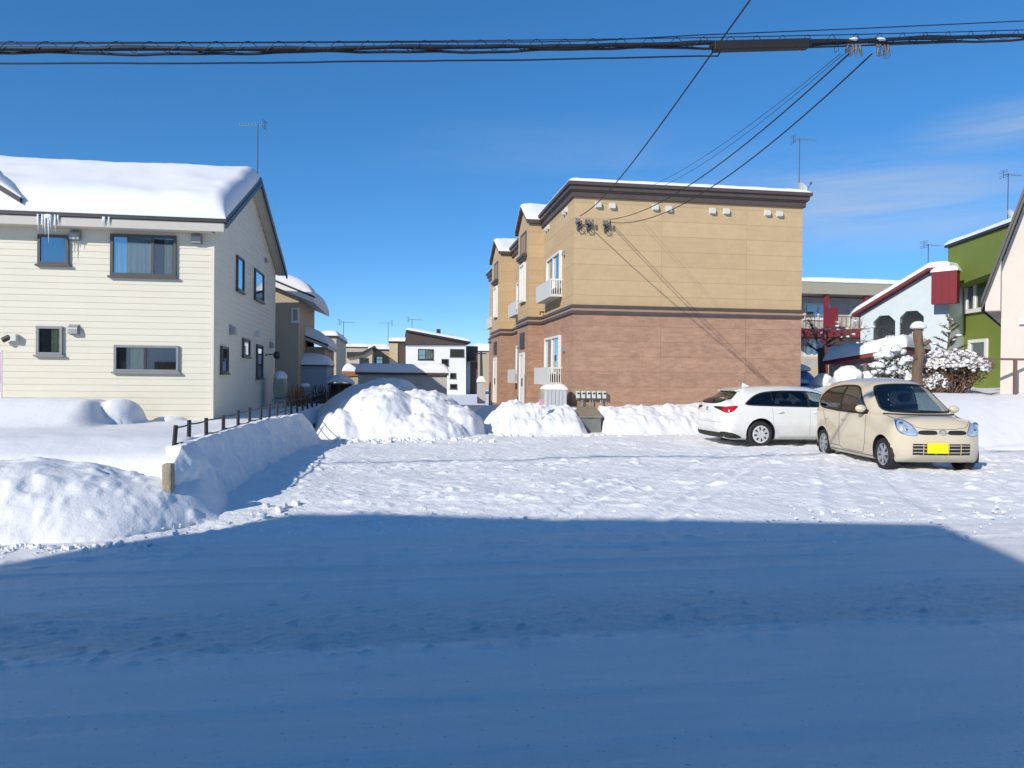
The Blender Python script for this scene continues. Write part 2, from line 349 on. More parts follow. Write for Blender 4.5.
def slab(name, x0, x1, y0, y1, base, thick, mat, parent, nx=40, ny=30, nz=.03, seed=0, lip=.1, over=.04, kx=.35, ky=.35):
    """snow lying on a roof: rounded edges, uneven top. base(x,y) is the roof surface"""
    def ax(a, b, n): t = np.linspace(0,1,n); t = .5-.5*np.cos(math.pi*t); t = .5-.5*np.cos(math.pi*(t*.7+.15)) if False else t; return a+(b-a)*t
    xa = ax(x0-over, x1+over, nx); ya = ax(y0-over, y1+over, ny); X, Y = np.meshgrid(xa, ya)
    dx = np.minimum(X-x0+over, x1+over-X)/kx; dy = np.minimum(Y-y0+over, y1+over-Y)/ky
    ex = np.sqrt(np.clip(1-(1-np.clip(dx,0,1))**2.2,0,1)); ey = np.sqrt(np.clip(1-(1-np.clip(dy,0,1))**2.2,0,1))
    T = thick*ex*ey*(1+.25*fbm(X*.5,Y*.5,3,seed))+nz*fbm(X*2.2,Y*2.2,4,seed+5)*ex*ey
    Z = base(X,Y)+T+.01
    B = base(X,Y)-.02
    # skirt
    def ring(A):
        A = np.vstack([A[:1],A,A[-1:]]); return np.hstack([A[:,:1],A,A[:,-1:]])
    X2, Y2, Z2 = ring(X), ring(Y), ring(Z); Bp = ring(B)
    Z2[0]=Bp[0]; Z2[-1]=Bp[-1]; Z2[:,0]=Bp[:,0]; Z2[:,-1]=Bp[:,-1]
    return grid_mesh(name, X2, Y2, Z2, mat, parent)

class Facade:
    """vertical plane through point P, running along heading ang; gives local (x, z) of what is seen in a photo bearing"""
    def __init__(s, P, ang): s.P=Vector((P.x,P.y,0)); s.ang=R(ang); s.e=Vector((math.cos(s.ang),math.sin(s.ang),0)); s.n=Vector((-math.sin(s.ang),math.cos(s.ang),0))
    def q(s, px, py, y=0.0):
        d=ray(px,py); o=Vector((0,0,CZ)); t=((s.P+s.n*y-o).dot(s.n))/d.dot(s.n); h=o+d*t; return Vector(((h-s.P).dot(s.e), y, h.z))
# ---------------------------------------------------------------- windows on a wall facing -Y or +-X
def wbox(mb, face, w, a0, a1, d0, d1, z0, z1, mi=0):
    """face: 'f' wall plane y=w facing -Y; 'r' wall plane x=w facing +X; 'l' wall plane x=w facing -X. a along the wall, d distance out"""
    if face == 'f': mb.box(a0,a1, w-d1, w-d0, z0,z1, mi)
    elif face == 'r': mb.box(w+d0, w+d1, a0,a1, z0,z1, mi)
    else: mb.box(w-d1, w-d0, a0,a1, z0,z1, mi)
def window(root, face, w, a0, a1, z0, z1, fm='bronze', fw=.05, mull=(), curtain=None, sill=True, dep=.055, ctr=None, light=None, label=None, hbar=()):
    if a0>a1: a0,a1=a1,a0
    if z0>z1: z0,z1=z1,z0
    f = MB()
    wbox(f,face,w,a0,a0+fw,0,dep,z0,z1); wbox(f,face,w,a1-fw,a1,0,dep,z0,z1)
    wbox(f,face,w,a0+fw,a1-fw,0,dep,z1-fw,z1); wbox(f,face,w,a0+fw,a1-fw,0,dep,z0,z0+fw)
    fr = f.build('window', M[fm], root)
    if label: fr['label'] = label
    s_ = MB()
    if mull or hbar:
        for m_ in mull: wbox(s_,face,w,m_-fw*.5,m_+fw*.5,.028,dep-.012,z0+fw,z1-fw)
        for h_ in hbar: wbox(s_,face,w,a0+fw,a1-fw,.03,dep-.016,h_-fw*.35,h_+fw*.35)
        s_.build('mullion', M[light or fm], fr)
    g = MB(); wbox(g,face,w,a0+fw,a1-fw,.020,.026,z0+fw,z1-fw); g.build('pane', M['glass'], fr)
    b = MB(); wbox(b,face,w,a0+fw,a1-fw,.002,.005,z0+fw,z1-fw); b.build('room_backing', M['inside'], fr)
    if curtain:
        for (c0, c1, key) in curtain:
            n = max(6, int(abs(c1-c0)/.03)); c = MB(); prev=None; vs=[]; fs=[]
            for i in range(n+1):
                a = c0+(c1-c0)*i/n; d = .012+.005*math.sin(i*1.9+math.sin(i*.7)*1.3)
                for z in (z0+fw+.01, z1-fw-.01):
                    vs.append((a, w-d, z) if face=='f' else ((w+d, a, z) if face=='r' else (w-d, a, z)))
                if i: fs.append((2*i-2,2*i,2*i+1,2*i-1))
            c.add(vs,fs); c.build('curtain', M[key], fr)
    if sill:
        s = MB(); wbox(s,face,w,a0-.04,a1+.04,0,dep+.03,z0-.045,z0-.003); s.build('sill', M[fm], fr)
    return fr
def vent_hood(root, face, w, a, z, s=.18, mat='vent', name='vent_hood'):
    m = MB(); n = 10; pts=[]
    for i in range(n+1):
        t = math.pi*i/n*.5+0; pts.append((math.sin(t)*s*.62, math.cos(t)*s*.5))
    prof = [(0,-s*.5),(0,s*.5)]+[(d,z_) for d,z_ in pts[1:]]+[(s*.62,-s*.5)]
    if face=='f': P=[(a-s*.5, w-d, z+zz) for d,zz in prof]; m.prism(P,(s,0,0))
    elif face=='r': P=[(w+d, a-s*.5, z+zz) for d,zz in prof]; m.prism(P,(0,s,0))
    else: P=[(w-d, a-s*.5, z+zz) for d,zz in prof]; m.prism(P,(0,s,0))
    o = m.build(name, M[mat], root)
    k = MB(); wbox(k,face,w,a-s*.58,a+s*.58,0,.012,z-s*.58,z+s*.58); k.build('backplate', M[mat], o)
    return o
def antenna(name, base, h, label, heading=0, dish=None, n=8, size=1.0, group=None):
    t = thing(name, label, 'antenna', base, group); b = Vector(base)
    MB().tube([b, b+Vector((0,0,h))], .022*size, 6).build('mast', M['dark'], t)
    a = MB(); c, s = math.cos(heading), math.sin(heading); top = b+Vector((0,0,h-.05))
    d = Vector((c,s,0)); q = Vector((-s,c,0))
    a.tube([top-d*.35*size, top+d*.95*size], .014*size, 6)
    a.build('boom', M['galv'], t)
    e = MB()
    for i in range(n):
        p = top+d*(-.3+1.2*i/(n-1))*size; l = (.26-.012*i)*size
        e.tube([p-q*l+Vector((0,0,.01)), p+q*l+Vector((0,0,.01))], .008*size, 5)
    e.build('dipole_rods', M['galv'], t)
    r = MB()
    for zz in (-.2,-.1,.1,.2): r.tube([top-d*.35*size-q*.3*size+Vector((0,0,zz*size)), top-d*.35*size+q*.3*size+Vector((0,0,zz*size))], .010*size, 5)
    r.tube([top-d*.35*size+Vector((0,0,-.22*size)), top-d*.35*size+Vector((0,0,.22*size))], .012*size, 5)
    r.build('reflector', M['dark'], t)
    if dish:
        dz, ang = dish; m = MB(); cpt = b+Vector((math.cos(ang)*.18, math.sin(ang)*.18, dz)); nn = Vector((math.cos(ang), math.sin(ang), .35)).normalized()
        u = nn.cross(Vector((0,0,1))).normalized(); v = u.cross(nn); vs=[cpt-nn*.06]; fs=[]
        for ri, rr in enumerate((.09,.16,.20)):
            for k in range(16):
                a_ = 2*math.pi*k/16; vs.append(cpt+u*math.cos(a_)*rr+v*math.sin(a_)*rr*1.05+nn*(rr*rr*.9-.06))
        for k in range(16): fs.append((0,1+k,1+(k+1)%16))
        for ri in range(2):
            for k in range(16): fs.append((1+ri*16+k,1+(ri+1)*16+k,1+(ri+1)*16+(k+1)%16,1+ri*16+(k+1)%16))
        m.add(vs,fs); m.tube([cpt-nn*.05, b+Vector((0,0,dz))], .02, 6)
        dd = m.build('satellite_dish', M['offwhite'], t, smooth=True)
        MB().tube([cpt-v*.25, cpt+nn*.32-v*.05],.01,5).blob(cpt+nn*.33-v*.04,.04,.04,.05).build('feed_arm', M['insul'], dd)
    return t
SUN_E, SKY_S, AIR, DUST, OZ, SAT, EXPO, CLD, ALT, GAM = 4.2, .212, .85, .0, 6.5, 1.26, .13, 3.0, 2200, .75
# ================================================================ TERRAIN: road, lot, yards, ploughed banks
def geo(a, b, n, f=1.35):
    """n steps growing from a to b (far field)"""
    t = np.cumsum(f**np.arange(n)); return a+(b-a)*t/t[-1]
farR = lambda a: geo(a, 1500, 26)
xa = np.concatenate([-farR(14)[::-1]*1.0, axis([(-14,-6,.3),(-6,-2.6,.08),(-2.6,13.5,.034),(13.5,18,.1),(18,40,.8)]), farR(40)])
ROAD_Y = 7.72
ya = np.concatenate([axis([(ROAD_Y,15,.030),(15,21,.05),(21,28,.2),(28,60,1.0)]), farR(60)])
X, Y = np.meshgrid(xa, ya)
near = np.clip(1-(Y-22)/12, 0, 1)*np.clip(1-(np.abs(X-4)-14)/8,0,1)
Z = .030*sst(ROAD_Y+.05, ROAD_Y+1.3, Y+.5*fbm(X*.5,X*0,3,99))+.03*sst(8,11,Y)
Z = Z+near*(.050*fbm(X*.55,Y*.7,3,1)+.030*fbm(X*1.3,Y*1.8,4,2)*vn(X*.3,Y*.5,77)*1.6+.020*np.abs(fbm(X*2.6+Y*1.2,Y*3.4,4,3))*vn(X*.35,Y*.5,78)*1.8+.012*fbm(X*9,Y*9,3,4))*sst(ROAD_Y-.05,ROAD_Y+1.0,Y+.4*fbm(X*.6,X*0,3,98))*sst(ROAD_Y,ROAD_Y+.15,Y)
# wheel ruts curving in from the road towards the parked cars
for (cx, sl, w, dp) in ((1.6,.55,.14,.018),(2.9,.55,.14,.018),(5.1,.42,.15,.016),(6.5,.35,.15,.018),(7.9,.33,.15,.02)):
    path = cx+sl*(Y-8)+.10*(Y-8)**1.3*np.sign(sl)+.25*fbm(Y*.3,Y*0+cx,2,9)
    d = (X-path)/w; Z = Z-near*dp*np.exp(-d**4)*(.6+.8*vn(X*.6,Y*.6,12))+near*.010*np.exp(-((np.abs(d)-1.5)/.5)**2)*(.4+1.2*vn(X*3,Y*3,13))
for (cy, w, dp) in ((9.6,.15,.016),(13.6,.16,.018)):
    d = (Y-cy-.05*(X-5)-.2*fbm(X*.3,Y*0,2,22))/w; Z = Z-near*dp*np.exp(-d**4)*(.4+.9*vn(X*.7,Y*.7,14))
Z = lumps(X,Y,Z, 4200, (-3,13.5), (ROAD_Y+.1,17), .02, .11, .28, 5, wmask=lambda a,b: .04+1.3*max(0,float(vn(np.float64(a*.6),np.float64(b*.9),31))-.45)*2)
Z = lumps(X,Y,Z, 450, (-4,13.5), (ROAD_Y+.08,9.3), .015, .06, .26, 6, wmask=lambda a,b: float(vn(np.float64(a*1.3),np.float64(b*1.1),37)))
Z = lumps(X,Y,Z, 900, (-2.2,4.5), (8.2,12.5), .02, .09, .26, 206, wmask=lambda a,b: 3*max(0,float(vn(np.float64(a*.8+4),np.float64(b*.8),301))-.52))
Z = lumps(X,Y,Z, 500, (4,12), (8.2,13.5), .02, .08, .24, 207, wmask=lambda a,b: 3*max(0,float(vn(np.float64(a*.7+4),np.float64(b*.7),302))-.55))
Z = lumps(X,Y,Z, 700, (-2.0,12), (8.3,15), .025, .10, -.42, 208, wmask=lambda a,b: 3*max(0,float(vn(np.float64(a*.5+9),np.float64(b*.6),303))-.50))
Z = lumps(X,Y,Z, 160, (-2.2,-.2), (8.2,18), .03, .10, .35, 209, wmask=lambda a,b: math.exp(-((a+1.55-.03*(b-9))/.28)**2))
lot = grid_mesh('snow_ground', X, Y, Z, M['snow_lot']); lot['kind']='structure'
# road
xr = np.concatenate([-farR(12)[::-1], axis([(-12,-5,.3),(-5,7.5,.035),(7.5,12,.12),(12,40,2)]), farR(40)])
yr = axis([(-1.2,2,.25),(2,ROAD_Y,.027)]); X, Y = np.meshgrid(xr, yr)
wv = .25*fbm(X*.25,Y*0,3,41)+.10*fbm(X*1.2,Y*.5,3,42)
Z = .012*fbm(X*.5,Y*2.2,4,40)+.004*fbm(X*3,Y*7,3,43)
Z += -.020*sst(4.45,4.62,Y+wv)*(1-sst(5.3,6.0,Y+wv))           # churned lane sits a little lower than the glazed one
Z += .016*np.abs(fbm(X*7,Y*9,3,44))*sst(4.5,4.6,Y+wv)*(1-sst(5.2,5.8,Y+wv))
Z += .018*sst(6.2,7.0,Y)*fbm(X*2,Y*3,4,45)
for (cy,w_,dp_,sd_) in ((3.15,.085,.007,1),(3.62,.085,.006,2),(5.95,.09,.010,3),(6.45,.09,.009,4),(7.05,.08,.010,5),(2.45,.08,.006,6)):   # tyre tracks along the road, with a trace of tread
    d=(Y-cy-.10*fbm(X*.12,X*0,2,400+sd_))/w_; k_=np.exp(-d**6)*np.clip(vn(X*.35,X*0+sd_,410+sd_)*1.8-.25,0,1)
    Z += -dp_*k_+.0035*k_*np.sin(X*2*math.pi/.085+np.abs(d)*1.5)+.4*dp_*np.exp(-((np.abs(d)-1.35)/.25)**2)*np.clip(vn(X*.35,X*0+sd_,410+sd_)*1.8-.25,0,1)
Z *= 1-sst(ROAD_Y-.15,ROAD_Y,Y)
Z = lumps(X,Y,Z, 2600, (-4.5,7.5), (4.45,5.7), .008, .032, .7, 8, wmask=lambda a,b: math.exp(-max(0,b-4.7)/.5)); Z = lumps(X,Y,Z, 160, (-4,9), (2.5,7.3), .008, .03, .4, 9)
Z = lumps(X,Y,Z, 700, (-5,9), (6.6,7.42), .012, .07, .45, 10, wmask=lambda a,b: (b-6.5)**1.5)
o = grid_mesh('road', X, Y, Z, M['road']); o['kind']='structure'
xb = np.concatenate([-farR(30)[::-1], axis([(-30,30,1)]), farR(30)]); yb = np.concatenate([-farR(1.2)[::-1][:-1], np.array([-2.5,-1.2])])
yb = np.sort(np.unique(np.concatenate([-geo(2.5,1500,24), np.array([-2.5,-1.2])])))
X, Y = np.meshgrid(xb, yb); Z = .1*sst(1.2,2.2,-Y)+.05*fbm(X*.4,Y*.4,3,50)*sst(1.2,2.2,-Y)
o = grid_mesh('verge', X, Y, Z, M['snow_lot']); o['kind']='structure'

# --- garden snow of the cream house (terrain)
xa = np.concatenate([-geo(16,60,10)[::-1], axis([(-16,-9,.12),(-9,-2.36,.045)])]); ya = axis([(8.7,12,.045),(12,18.2,.07),(18.2,46,.35)])
X, Y = np.meshgrid(xa, ya)
Z = .60+.04*fbm(X*.35,Y*.5,3,61)
crest = .23*np.exp(-((Y-10.25)/.75)**2)*(.9+.25*fbm(X*.4,X*0,2,62)); Z += crest
Z += -.06*np.exp(-((Y-12.2)/.8)**2)
dr_ = .50*sst(14.7,16.4,Y)*(1-sst(17.0,17.9,Y)*.25)*(1-sst(-6.3,-5.55,X)**2)          # drift against the house wall
Z += np.maximum(dr_, .50*np.clip(1-((X+5.72)/.50)**2-((Y-17.0)/.7)**2,0,1)**.45)                # rounded lump at its end
Z += .10*np.clip(1-((X+4.9)/.35)**2-((Y-17.7)/.4)**2,0,1)**.5
Z += .006*fbm(X*3,Y*3,4,63)+.012*fbm(X*1.3,Y*1.3,3,64)
Z += .25*sst(20,30,Y)*0
Z = Z-.5*np.clip((X+2.60)/.26,0,1)**2.2
Z = Z-1.0*(1-sst(8.7,9.55,Y))**1.6
o = grid_mesh('garden_snow', X, Y, Z, M['snow']); o['kind']='structure'

# --- ploughed pile between road and garden
xa = axis([(-22,-9,.15),(-9,-1.75,.026)]); ya = axis([(7.35,9.8,.026)]); X, Y = np.meshgrid(xa, ya)
front = 7.72+.12*fbm(X*.8,X*0,3,70)+.9*sst(-2.9,-1.9,X)**1.3
top = .53+.09*fbm(X*.7,X*0+3,3,71)-.02*np.abs(X+4)+.14*np.exp(-((X+3.85)/.8)**2)-.10*sst(-3.3,-2.6,X)-.45*sst(-2.25,-1.8,X)
t = np.clip((Y-front)/.95,0,1)
Z = top*np.sin(t*math.pi/2)**.85*(1-.35*sst(9.1,9.8,Y))-.15*(t<=0)
Z += t**.5*(.055*fbm(X*.9,Y*.9,3,72)+.018*fbm(X*4,Y*4,4,73))
Z = lumps(X,Y,Z, 900, (-9,-1.9), (7.6,9.2), .02, .12, .30, 11, wmask=lambda a,b: 1.2*float(vn(np.float64(a*1.1),np.float64(b*1.5),33))**1.5)
Z = np.where(t<=0, np.minimum(Z,-.03), Z)
o = grid_mesh('snow_pile', X, Y, Z, M['snow_rough']); tag(o, 'rough low pile of ploughed snow at the roadside in front of the cream house garden', 'snow pile', 'ploughed snow')

# --- cut snow bank along the rail fence, right face in shade
n1, n2 = 90, 520
s = np.linspace(0,1,n1)[None,:]; yy = np.linspace(8.62,19.3,n2)[:,None]
xt = -2.42+.42*sst(13,19,yy)+.05*fbm(yy*1.3,yy*0,3,80); xf = -2.13+.12*sst(8.6,10,yy)+.33*sst(13,19,yy)+.06*fbm(yy*.9,yy*0+2,3,81)
ht = .79-.04*sst(12,19,yy)+.04*fbm(yy*1.1,yy*0+5,4,82)
endf = np.clip((19.3-yy)/1.6,0,1)**.8*np.clip((yy-8.62)/.50,0,1)**.45; ht = ht*endf
a = np.clip(s/.28,0,1); bq = np.clip((s-.28)/.72,0,1)
Xc = (-3.0+(xt+3.0)*a)*(s<=.28)+(xt+(xf-xt)*(bq**.8*.55+.45*bq**3))*(s>.28)
Zc = (ht*(.86+.14*a)*np.clip((yy-8.62-.9*(1-a))/.6,0,1)**.5)*(s<=.28)+(ht*(1-bq)**.92-.06*bq)*(s>.28)
Yc = yy+0*s
rel = np.clip(bq*(1-bq)*4,0,1)
Xc = Xc+rel*(.12*fbm(Yc*2.0,Zc*1.4,4,83)+.06*fbm(Yc*6,Zc*4,4,84)+.10*np.abs(fbm(Yc*3.4+Zc*1.5,Zc*.9,3,85))+.03*fbm(Yc*15,Zc*3,3,87))
Zc = Zc+(1-bq)*(.02*fbm(Xc*6,Yc*6,4,86))*(s>.02)
o = grid_mesh('snow_bank', Xc, Yc, Zc, M['snow_rough']); tag(o, 'waist-high cut snow bank with a steep shaded face under the black rail fence', 'snow bank', 'ploughed snow')

# --- big ploughed heap in the middle
xa = axis([(-3.2,4.2,.035)]); ya = axis([(17.3,24,.05),(24,33,.15)]); X, Y = np.meshgrid(xa, ya)
def bumpf(cx,cy,rx,ry,h,p=1.0): return h*np.clip(1-((X-cx)/rx)**2-((Y-cy)/ry)**2,0,1)**p
Z = np.maximum.reduce([bumpf(-.42,21.3,1.55,2.3,1.36,.75), bumpf(.75,22.0,1.55,2.6,1.20,.6), bumpf(-1.2,20.6,1.0,1.7,.85,.8), bumpf(1.75,20.8,.72,1.3,.80,.45), bumpf(.6,19.9,1.6,1.4,.62,.7), bumpf(-.3,25.5,2.4,5.0,1.50,.7)])
Z = Z*(.25+.75*sst(0,.55,Z)); Z += np.clip(Z*2,0,1)*(.17*fbm(X*.75,Y*.75,4,90)+.07*fbm(X*2.2,Y*2.2,4,91)-.02)
Z = lumps(X,Y,Z, 900, (-2,2.6), (18.2,22.5), .04, .17, .30, 12, wmask=lambda a,b: 1)
Z -= .05*(Z<.02)+.02
o = grid_mesh('snow_heap', X, Y, Z, M['snow_rough']); tag(o, 'tall double-peaked heap of ploughed snow in the middle of the lot', 'snow heap', 'ploughed snow')

# --- bank round the corner of the apartment block
xa = axis([(2.15,5.25,.035)]); ya = axis([(19.6,23,.045),(23,31,.12)]); X, Y = np.meshgrid(xa, ya)
ed = np.clip((X-2.35-.5*sst(22,24,Y)-.16*fbm(Y*1.1,Y*0,3,100))/.9,0,1)*np.clip((Y-20.15-.14*fbm(X*1.3,X*0,3,101)+.2)/1.25,0,1)
ed2 = np.clip((5.28-X)/.25,0,1)
Z = (.74+.10*fbm(X*1.1,Y*.7,4,102)-.16*np.exp(-((X-3.75)/.35)**2)*0+.12*np.exp(-((X-3.1)/.5)**2-((Y-22)/1.5)**2)-.25*sst(24,29,Y))*(ed**.75)*(.55+.45*ed2)+.05*np.abs(fbm(X*4,Y*4,4,103))*ed
Z = Z*(.3+.7*sst(0,.4,Z))
Z = lumps(X,Y,Z, 320, (2.4,5), (20.2,22.5), .04, .16, .4, 13); Z -= .08*(ed<=0)
o = grid_mesh('snow_bank', X, Y, Z, M['snow_rough']); tag(o, 'knee-high snow bank wrapped round the near left corner of the beige and brick apartment block', 'snow bank', 'ploughed snow')
# --- bank under the long brick wall, running right behind the cars
xa = axis([(5.72,13.4,.04)]); ya = axis([(19.6,22.02,.045)]); X, Y = np.meshgrid(xa, ya)
fr_ = 20.15+.16*fbm(X*1.0,X*0,3,110); ed = np.clip((Y-fr_+.35)/1.35,0,1)*np.clip((X-5.80-.08*fbm(Y*3,Y*0,2,119))/.22,0,1)
Z = (.80+.09*fbm(X*.8,X*0+1,4,111)+.16*sst(8,12,X)+.06*fbm(X*2,Y*2,3,112))*ed**.8+.03*np.abs(fbm(X*4,Y*4,4,113))*ed
Z = Z*(.3+.7*sst(0,.4,Z))
Z = lumps(X,Y,Z, 350, (6,12.5), (20.2,21.6), .04, .15, .35, 14); Z -= .08*(ed<=0)
o = grid_mesh('snow_bank', X, Y, Z, M['snow_rough']); tag(o, 'long snow bank against the brick wall between the grey-green box and white car', 'snow bank', 'ploughed snow')
# --- snow-covered garden slope on the right
xa = np.concatenate([axis([(10.2,22,.06)]), geo(22,90,16)]); ya = axis([(15.2,21,.05),(21,27,.12),(27,45,.6)]); X, Y = np.meshgrid(xa, ya)
f0 = 15.7+.10*fbm(X*.7,X*0,3,120)+ 3.9*(1-sst(11.6,13.2,X))
t = np.clip((Y-f0)/3.9,0,1)
Z = 1.30*np.sin(t*math.pi/2)**.9+.10*sst(20.5,24,Y)+.05*fbm(X*.6,Y*.6,4,121)*t+.012*fbm(X*2.5,Y*2.5,4,122)*t
Z += .10*np.exp(-((X-15.8-.9*(Y-17))/.5)**2)*t*0-.07*np.exp(-((X-14.2-.8*(Y-16))/.28)**2)*t
Z -= .09*(t<=0); Z = np.where((X<12.62)&(Y>21.9), np.minimum(Z,.2), Z)
o = grid_mesh('garden_slope', X, Y, Z, M['snow']); o['kind']='structure'

# --- loose crumbs along the edges
def crumbs(name, spots, seed):
    rnd = random.Random(seed); m = MB()
    for (x,y,z,r) in spots:
        m.blob((x,y,z+r*.3), r*rnd.uniform(.7,1.3), r*rnd.uniform(.7,1.3), r*rnd.uniform(.5,.9), 6, 4, .3, seed=rnd.random())
    o = m.build(name, M['snow_rough']); o['kind']='stuff'; return o
rnd = random.Random(3); sp = []
for i in range(380):
    x = rnd.uniform(-3.2,9); sp.append((x, ROAD_Y+.25+rnd.gauss(0,.55), .025, .008+.022*rnd.random()**3))
for i in range(500):
    x = rnd.uniform(-7,-2.2); sp.append((x, 7.62-abs(rnd.gauss(0,.16)), .0, .010+.03*rnd.random()**3))
for i in range(160): sp.append((rnd.uniform(-1.9,13), rnd.uniform(8.5,16), .04, .008+.022*rnd.random()**3))
for i in range(70): sp.append((rnd.gauss(-1.45,.22)+.0, rnd.uniform(8.7,14), .04, .012+.05*rnd.random()**3))
for i in range(260): sp.append((rnd.uniform(-1.4,2.6), rnd.gauss(18.6,.35), .05, .02+.07*rnd.random()**3))
for i in range(200): sp.append((rnd.uniform(2.5,9), rnd.gauss(20.0,.18), .05, .02+.06*rnd.random()**3))
o = crumbs('snow_crumbs', sp, 4); o['label'] = 'loose crumbs of broken snow scattered along the edge of the lot'; o['category']='snow crumbs'
# ================================================================ BUILDINGS
def house_walls(name, root, x0,x1,y0,y1,z0,z1,mat,**k):
    return MB().box(x0,x1,y0,y1,z0,z1).build(name, M[mat], root)
# ---------------------------------------------------------------- cream two-storey house on the left
LX1, LY0, LY1, LX0 = -4.06, 18.0, 26.95, -15.0
EZ, RY, RZ = 5.15, 22.05, 7.02                 # eave height at the wall face, ridge
h = thing('cream_house', 'two-storey cream clapboard house with a snow-covered gable roof on the left', 'house', ((LX0+LX1)/2, (LY0+LY1)/2, 0))
SL = (RZ-EZ)/(RY-LY0)
def lroof(X, Y): return np.minimum(EZ+(Y-LY0)*SL, EZ+(LY1+.15-Y)*((RZ-EZ)/(LY1+.15-RY)))+.12
m = MB(); bh = .140; z = .1; k = 0
m.box(LX0, LX1-.02, LY0+.03, LY1, 0, EZ)                      # core
front = MB()
while z < EZ-.05:
    z1 = min(z+bh, EZ-.02); front.add([(LX0,LY0-.004,z),(LX1,LY0-.004,z),(LX1,LY0+.006,z1),(LX0,LY0+.006,z1),(LX0,LY0+.028,z),(LX1,LY0+.028,z),(LX1,LY0+.028,z1),(LX0,LY0+.028,z1)],
        [(0,1,2,3),(0,4,5,1),(3,2,6,7),(1,5,6,2),(0,3,7,4)]); z += bh
w_ = front.build('front_wall', M['siding'], h)
side = MB(); z = .1
def sy(z): # half-extents of the gable at height z
    if z <= EZ: return LY0, LY1
    return LY0+(z-EZ)/SL, LY1-(z-EZ)/((RZ-EZ)/(LY1-RY))
while z < RZ-.03:
    z1 = min(z+bh, RZ); a0,b0 = sy(z); a1,b1 = sy(z1); xo = LX1+.004; xi = LX1-.010; xb = LX1-.019
    side.add([(xo,a0,z),(xo,b0,z),(xi,b1,z1),(xi,a1,z1),(xb,a0,z),(xb,b0,z)], [(0,1,2,3),(0,4,5,1)]); z += bh
side.add([(LX1-.02,LY0,EZ),(LX1-.02,LY1,EZ),(LX1-.02,RY,RZ)],[(0,1,2)])
side.build('gable_wall', M['siding_brightened'], h)
m.prism([(LX0,LY0+.03,EZ),(LX0,LY1,EZ),(LX0,RY,RZ-.02)], (LX1-.02-LX0,0,0)); m.build('wall_core', M['siding_brightened'], h)
MB().box(LX1-.055, LX1+.012, LY0-.016, LY0-.004, .1, EZ-.02).box(LX1+.005, LX1+.014, LY0-.004, LY0+.07, .1, EZ-.02).build('corner_trim', M['siding'], h)
# roof slab with overhangs
OH = .38; GX = LX1+.34
ye0 = LY0-OH; ye1 = LY1+.30
roof = MB()
def rz(y): return (EZ+(y-LY0)*SL if y<=RY else RZ-(y-RY)*(RZ-EZ)/(LY1+.15-RY))
def roofslope(mb, x0, x1, ya, yb, th, lift=0):
    mb.prism([(x0,ya,rz(ya)+lift),(x0,yb,rz(yb)+lift),(x0,yb,rz(yb)+lift+th),(x0,ya,rz(ya)+lift+th)], (x1-x0,0,0))
roofslope(roof, LX0, GX, ye0, RY, .10); roofslope(roof, LX0, GX, RY, ye1, .10)
rf = roof.build('roof', M['dark'], h)
b = MB()   # barge boards and their soffit on the gable
for (a, c) in ((ye0, RY), (RY, ye1)):
    b.prism([(GX-.03,a,rz(a)-.13),(GX-.03,c,rz(c)-.13),(GX-.03,c,rz(c)-.003),(GX-.03,a,rz(a)-.003)], (.045,0,0))
b.build('barge_board', M['dark'], rf)
sf = MB()
for (a, c) in ((ye0+.02, RY), (RY, ye1-.02)):
    sf.prism([(LX1+.008,a,rz(a)-.04),(LX1+.008,c,rz(c)-.04),(LX1+.008,c,rz(c)-.004),(LX1+.008,a,rz(a)-.004)], (GX-.04-LX1,0,0))
sf.build('gable_soffit', M['soffit'], rf)
g = MB(); g.box(LX0, GX-.05, ye0-.012, ye0+.03, rz(ye0)-.20, rz(ye0)-.01); g.build('fascia', M['stone'], rf)
MB().box(LX0, LX1+.0, ye0+.03, LY0-.005, rz(ye0)-.20, rz(ye0)-.175).build('eave_soffit', M['soffit'], rf)
MB().box(LX0, GX+.02, ye0-.05, ye0+.02, rz(ye0)+.0, rz(ye0)+.035).build('drip_edge', M['dark'], rf)
# deep roof snow; the left part swells over the cross gable
def lsn(X, Y):
    base = np.where(Y<RY, EZ+(Y-LY0)*SL, RZ-(Y-RY)*(RZ-EZ)/(LY1+.15-RY))+.11
    ridge = np.clip(1-np.abs(Y-RY)/1.3,0,1)**1.5
    return base-.20*ridge
XL = LX0
def nsnow(X,Y): return lsn(X,Y)+.0
s_ = slab('snow_cover', LX0, GX-.04, ye0+.02, ye1-.02, nsnow, .42, M['snow_roof'], rf, 90, 70, .03, 3, over=.03, kx=.36, ky=.5)
# cross gable at the far left of the frame
cx = -10.55; cz = 6.3; cs = .62; cy0 = 17.55
cg = MB()
xr_ = at(20,196,cy0).x; zr_ = at(20,196,cy0).z; xa_ = xr_-2.6; za_ = zr_+2.6*cs
cg.prism([(xr_-.25,cy0+.30,zr_-.10-.0),(xa_,cy0+.30,za_-.12),(xa_-2.35,cy0+.30,zr_-.10),(xa_-2.35,cy0+.30,EZ-.3),(xr_-.25,cy0+.30,EZ-.3)], (0,4.4,0))
cgo = cg.build('cross_gable_wall', M['siding'], h)
cb = MB()
cb.prism([(xr_,cy0,zr_-.14),(xr_,cy0,zr_),(xa_,cy0,za_),(xa_,cy0,za_-.14)], (0,4.6,0))
cb.prism([(xa_,cy0,za_-.14),(xa_,cy0,za_),(xa_-2.6,cy0,zr_),(xa_-2.6,cy0,zr_-.14)], (0,4.6,0))
cbo = cb.build('cross_gable_roof', M['dark'], h)
def cgb(X,Y): return za_-np.abs(X-xa_)*cs+.0
